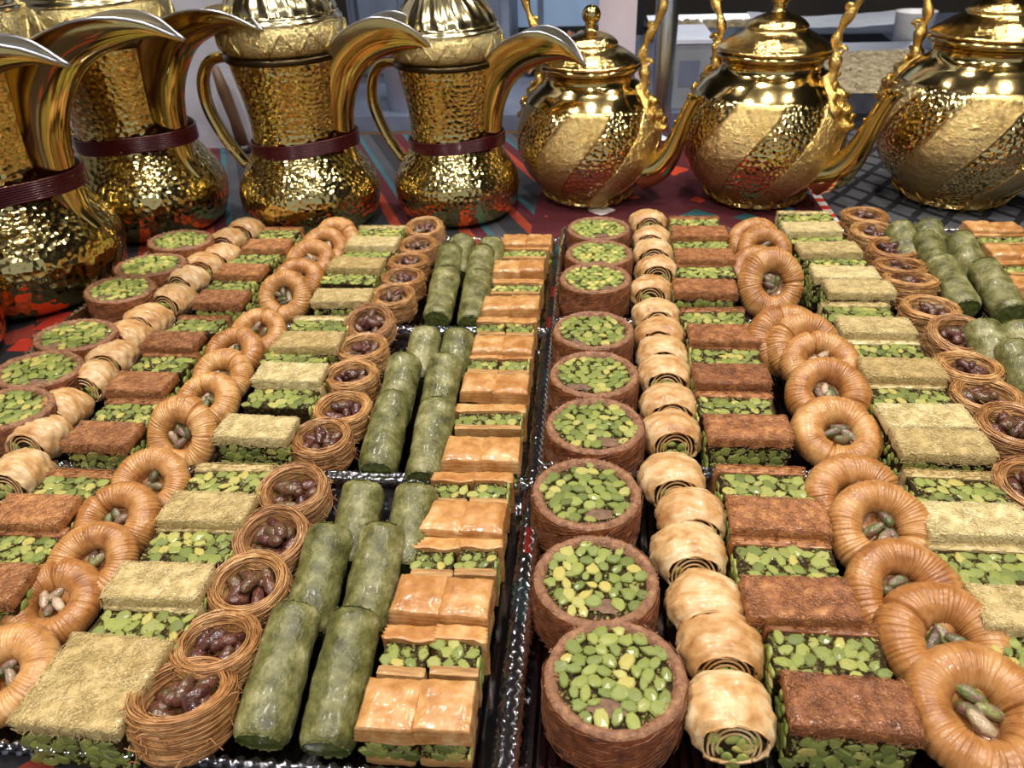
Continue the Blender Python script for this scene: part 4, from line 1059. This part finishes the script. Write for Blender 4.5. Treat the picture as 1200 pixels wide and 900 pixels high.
def teapot(x, y, s, ang, label):
    t = thing('teapot', label, 'teapot', (x, y, .0008), (0, 0, math.radians(ang)), 'ornate gold teapots'); t.scale = (s, s, s)
    obj('body', TM['body'], t); obj('neck', TM['neck'], t); ld = obj('lid', TM['lid'], t); obj('knob', TM['knob'], ld)
    sp = obj('spout', TM['spout'], t); obj('spout_ornament', TM['spout_leaf'], sp)
    obj('hoop_handle', TM['hoop'], t); obj('bracket', TM['br_r'], t); obj('bracket', TM['br_l'], t); obj('foot', TM['foot'], t)
x, y = at(690, 165, .075); teapot(x, y, .925, -23, 'leftmost ornate gold teapot, behind the round pistachio cakes')
x, y = at(893, 158, .082); teapot(x, y, 1.0, -38, 'middle ornate gold teapot with swirled body and curved spout')
x, y = at(1136, 150, .088); teapot(x, y, 1.06, -32, 'ornate gold teapot at the right edge behind the green fingers')
# ------------------------------------------------------------------ things behind the pots
def seeds(parent, w, d, z, n, seed, r0=.006):
    r = random.Random(seed); b = MB()
    for _ in range(n):
        v, f = CH[r.randrange(9)]; x, y = r.uniform(-w, w), r.uniform(-d, d); a = r.uniform(0, 6.28); q = r0 * r.uniform(.7, 1.2); ca, sa = math.cos(a), math.sin(a); tz = r.uniform(-.5, .5)
        b.add([(x + q * (p[0] * ca - p[1] * sa), y + q * (p[0] * sa + p[1] * ca), z + q * (p[2] + tz * p[0]) + .004 * nz(x, y, 0, 14, seed)) for p in v], f)
    o = obj('seed_heap', b.mesh('seed_heap', MT['seed']), parent); o['kind'] = 'stuff'
def pan(label, x, y, z, w, d, h, n, seed, rz=0.0, fill=True):
    t = thing('seed_tray', label, 'tray', (x, y, z), (0, 0, rz)); b = MB()
    for sx in (-1, 1): b.add([(sx * w, -d, 0), (sx * w, d, 0), (sx * (w + .012), d + .012, h), (sx * (w + .012), -d - .012, h), (sx * (w + .020), d + .02, h), (sx * (w + .020), -d - .02, h)], [(0, 1, 2, 3), (3, 2, 4, 5)])
    for sy in (-1, 1): b.add([(-w, sy * d, 0), (w, sy * d, 0), (w + .012, sy * (d + .012), h), (-w - .012, sy * (d + .012), h), (w + .02, sy * (d + .02), h), (-w - .02, sy * (d + .02), h)], [(0, 1, 2, 3), (3, 2, 4, 5)])
    b.box(-w, w, -d, d, 0, .002); obj('pan', b.mesh('pan', MT['tin'], False), t)
    if fill: seeds(t, w, d, h * .55, n, seed)
    return t
# rear bench, lower than the counter, carrying trays and boxes
BZ = .02
t = thing('rear_bench', 'grey bench behind the gold pots carrying trays of seeds', 'bench', (.2, 1.95, -.8))
b = MB(); b.box(-1.9, 2.2, -.57, .5, .78, .82); obj('bench_top', b.mesh('bench_top', MT['bluegrey'], False), t)
b = MB(); b.box(-1.85, 2.15, -.53, .45, 0, .78); obj('bench_body', b.mesh('bench_body', MT['wall_dark'], False), t)
def on_bench(px, py, z=BZ): return at(px, py, z)
ya = at(1020, 112, BZ + .035)[1]; yb = at(1015, 50, BZ + .035)[1]; xa = at(958, 80, BZ + .03)[0]; xb = at(1085, 80, BZ + .03)[0]
pan('tray of brown seeds right of the middle teapot', (xa + xb) / 2 + .02, (ya + yb) / 2, BZ + .002, (xb - xa) / 2 + .02, (yb - ya) / 2 - .02, .035, 3200, 1)
x, y = on_bench(845, 30, BZ + .02); pan('far tray of seeds behind the middle teapot lid', x, y, BZ + .002, .17, .10, .03, 900, 2)
# white sheet of paper lying in a shallow tin
x, y = on_bench(965, 34, BZ + .03)
b = MB(); rows = []
for j in range(9):
    rows.append([(-.17 + .34 * i / 12, -.09 + .18 * j / 8, .012 * (abs(i - 6) / 6) ** 2 + .004 * nz(i, j, 0, .6) + .016) for i in range(13)])
b.grid(rows); rows2 = [[(p[0], p[1], p[2] - .0015) for p in r] for r in rows]; b.grid([r[::-1] for r in rows2])
pb = b.mesh('paper', MT['paper'])
tag(obj('paper_liner', pb, None, (x, y, BZ + .03), (0, 0, -.08)), 'white paper liner behind the middle teapot handle', 'paper')
# white cup
x, y = on_bench(1070, 50, BZ + .03)
t = thing('white_cup', 'white cup beside the tray of seeds', 'cup', (x, y + .02, BZ + .002)); b = MB(); b.lathe([(.0, .0), (.033, 0), (.040, .085), (.042, .087), (.038, .085), (.031, .004), (0, .004)], 28); obj('cup_wall', b.mesh('cup_wall', MT['white']), t)
# carton box with pale lid
x, y = on_bench(803, 128, BZ); hb = atY(803, 52, y)[1] - BZ
t = thing('carton_box', 'grey carton box with pale top between the two left teapots', 'box', (x, y + .08, BZ + .001)); b = MB(); b.box(-.038, .038, -.08, .08, 0, hb); obj('box_body', b.mesh('box_body', MT['greybox'], False), t)
b = MB(); b.box(-.040, .040, -.082, .082, hb, hb + .006); obj('box_lid', b.mesh('box_lid', MT['paper'], False), t)
b = MB(); b.box(-.016, .018, -.0806, -.08, hb * .35, hb * .75); obj('printed_label', b.mesh('printed_label', MT['bluegrey'], False), t)
# steel tube and pink post
x, y = at(776, 180, 0)
t = thing('steel_post', 'shiny steel post between the two left teapots', 'post', (x, 1.30, -.8)); b = MB(); b.lathe([(.0175, .8), (.0175, 1.9), (0, 1.9)], 28); obj('tube', b.mesh('tube', MT['steel']), t)
b = MB(); b.lathe([(.03, .8), (.03, .806), (.016, .81)], 28, cap0=True); obj('flange', b.mesh('flange', MT['steel']), t)
xx, zz = atY(722, 60, 1.62)
b = MB(); b.box(-.035, .035, -.03, .03, 0, .9); b.box(-.05, .05, -.045, .045, 0, .02)
tag(obj('pink_post', b.mesh('pink_post', MT['pink'], False), None, (xx, 1.62, BZ)), 'pale pink square post behind the leftmost teapot handle', 'post')
# pale blue display window with dark frame, standing at the far end of the bench
x0, z0 = atY(588, 32, 2.2); x1, _ = atY(738, 32, 2.2)
t = thing('display_window', 'pale blue lit glass panel behind the leftmost teapot', 'window panel', ((x0 + x1) / 2, 2.2, BZ)); w = (x1 - x0) / 2
b = MB(); b.box(-w, w, -.004, .004, z0 - BZ, .75); obj('glass_pane', b.mesh('glass_pane', MT['glassblue'], False), t)
for nme, q in (('frame_side', (-w - .02, -w, -.012, .012, 0, .75)), ('frame_side', (w, w + .035, -.012, .012, 0, .75)), ('frame_bottom', (-w, w, -.012, .012, z0 - BZ - .02, z0 - BZ)), ('mullion', (-w * .42, -w * .34, -.01, .01, z0 - BZ, .75))):
    b = MB(); b.box(*q); obj(nme, b.mesh(nme, MT['black'] if nme != 'mullion' else MT['bluegrey'], False), t)
# patterned fabric folded on the bench
x0, z0 = atY(612, 52, 1.75); x1, _ = atY(705, 52, 1.75)
b = MB(); rows = []
for j in range(9):
    rows.append([(x0 + (x1 - x0) * i / 50, 1.75 + .06 * math.cos(j / 8 * math.pi), BZ + .012 + .06 * math.sin(j / 8 * math.pi) ** .7 * (1 + .2 * nz(i, j, 0, .5)) + .006 * math.sin(i * .9)) for i in range(51)])
b.grid(rows[::-1]); tag(obj('folded_fabric', b.mesh('folded_fabric', MT['scarf'])), 'folded maroon patterned fabric below the pale blue panel', 'fabric')
# grey stone panel behind the left pots
b = MB(); b.box(-1.25, -.30, -.02, .02, 0, 1.05); 
tag(obj('grey_panel', b.mesh('grey_panel', MT['wall'], False), None, (-.20, 1.28, .0005)), 'mottled grey panel standing behind the left coffee pots', 'panel')
# blue-grey cabinet with light stripe between the coffee pots
x0, z0 = atY(425, 180, 1.62); x1, _ = atY(600, 180, 1.62)
t = thing('storage_cabinet', 'blue grey storage cabinet behind the ribboned coffee pots', 'cabinet', ((x0 + x1) / 2, 1.75, BZ)); w = (x1 - x0) / 2
b = MB(); b.box(-w, w, -.1, .1, 0, .36); obj('cabinet_body', b.mesh('cabinet_body', MT['bluegrey'], False), t)
for i in range(3):
    q = -w + .01 + i * (2 * w - .02) / 3; b = MB(); b.box(q, q + (2 * w - .02) / 3 - .008, -.106, -.1, .02, .34); o = obj('cabinet_door', b.mesh('cabinet_door', MT['bluegrey'], False), t)
    b = MB(); b.box(q + .01, q + .016, -.114, -.106, .12, .24); obj('door_handle', b.mesh('door_handle', MT['steel'], False), o)
x, y = at(443, 200, 0)
t = thing('white_tub', 'white plastic tub seen through the coffee pot handle', 'tub', (x, 1.45, BZ)); b = MB(); b.lathe([(.05, 0), (.058, .13), (.061, .132), (.061, .138), (0, .14)], 32, cap0=True); obj('tub_wall', b.mesh('tub_wall', MT['paper']), t)
# dark wooden scoop standing behind the coffee pots
xx, zz = atY(278, 185, 1.22)
t = thing('wooden_scoop', 'dark wooden handle leaning behind the coffee pot handle', 'scoop', (xx, 1.22, .001)); b = MB()
b.tube([(.006, .02, .004), (.004, .015, .05), (-.002, .01, .10), (-.006, .006, .135)], [.011, .009, .010, .006], 10); obj('scoop_handle', b.mesh('scoop_handle', MT['wood']), t)
b = MB(); b.lathe([(.014, 0), (.016, .004), (.013, .010), (.010, .012)], 20, cap0=True); obj('scoop_foot', b.mesh('scoop_foot', MT['black']), t, (.006, .02, 0))
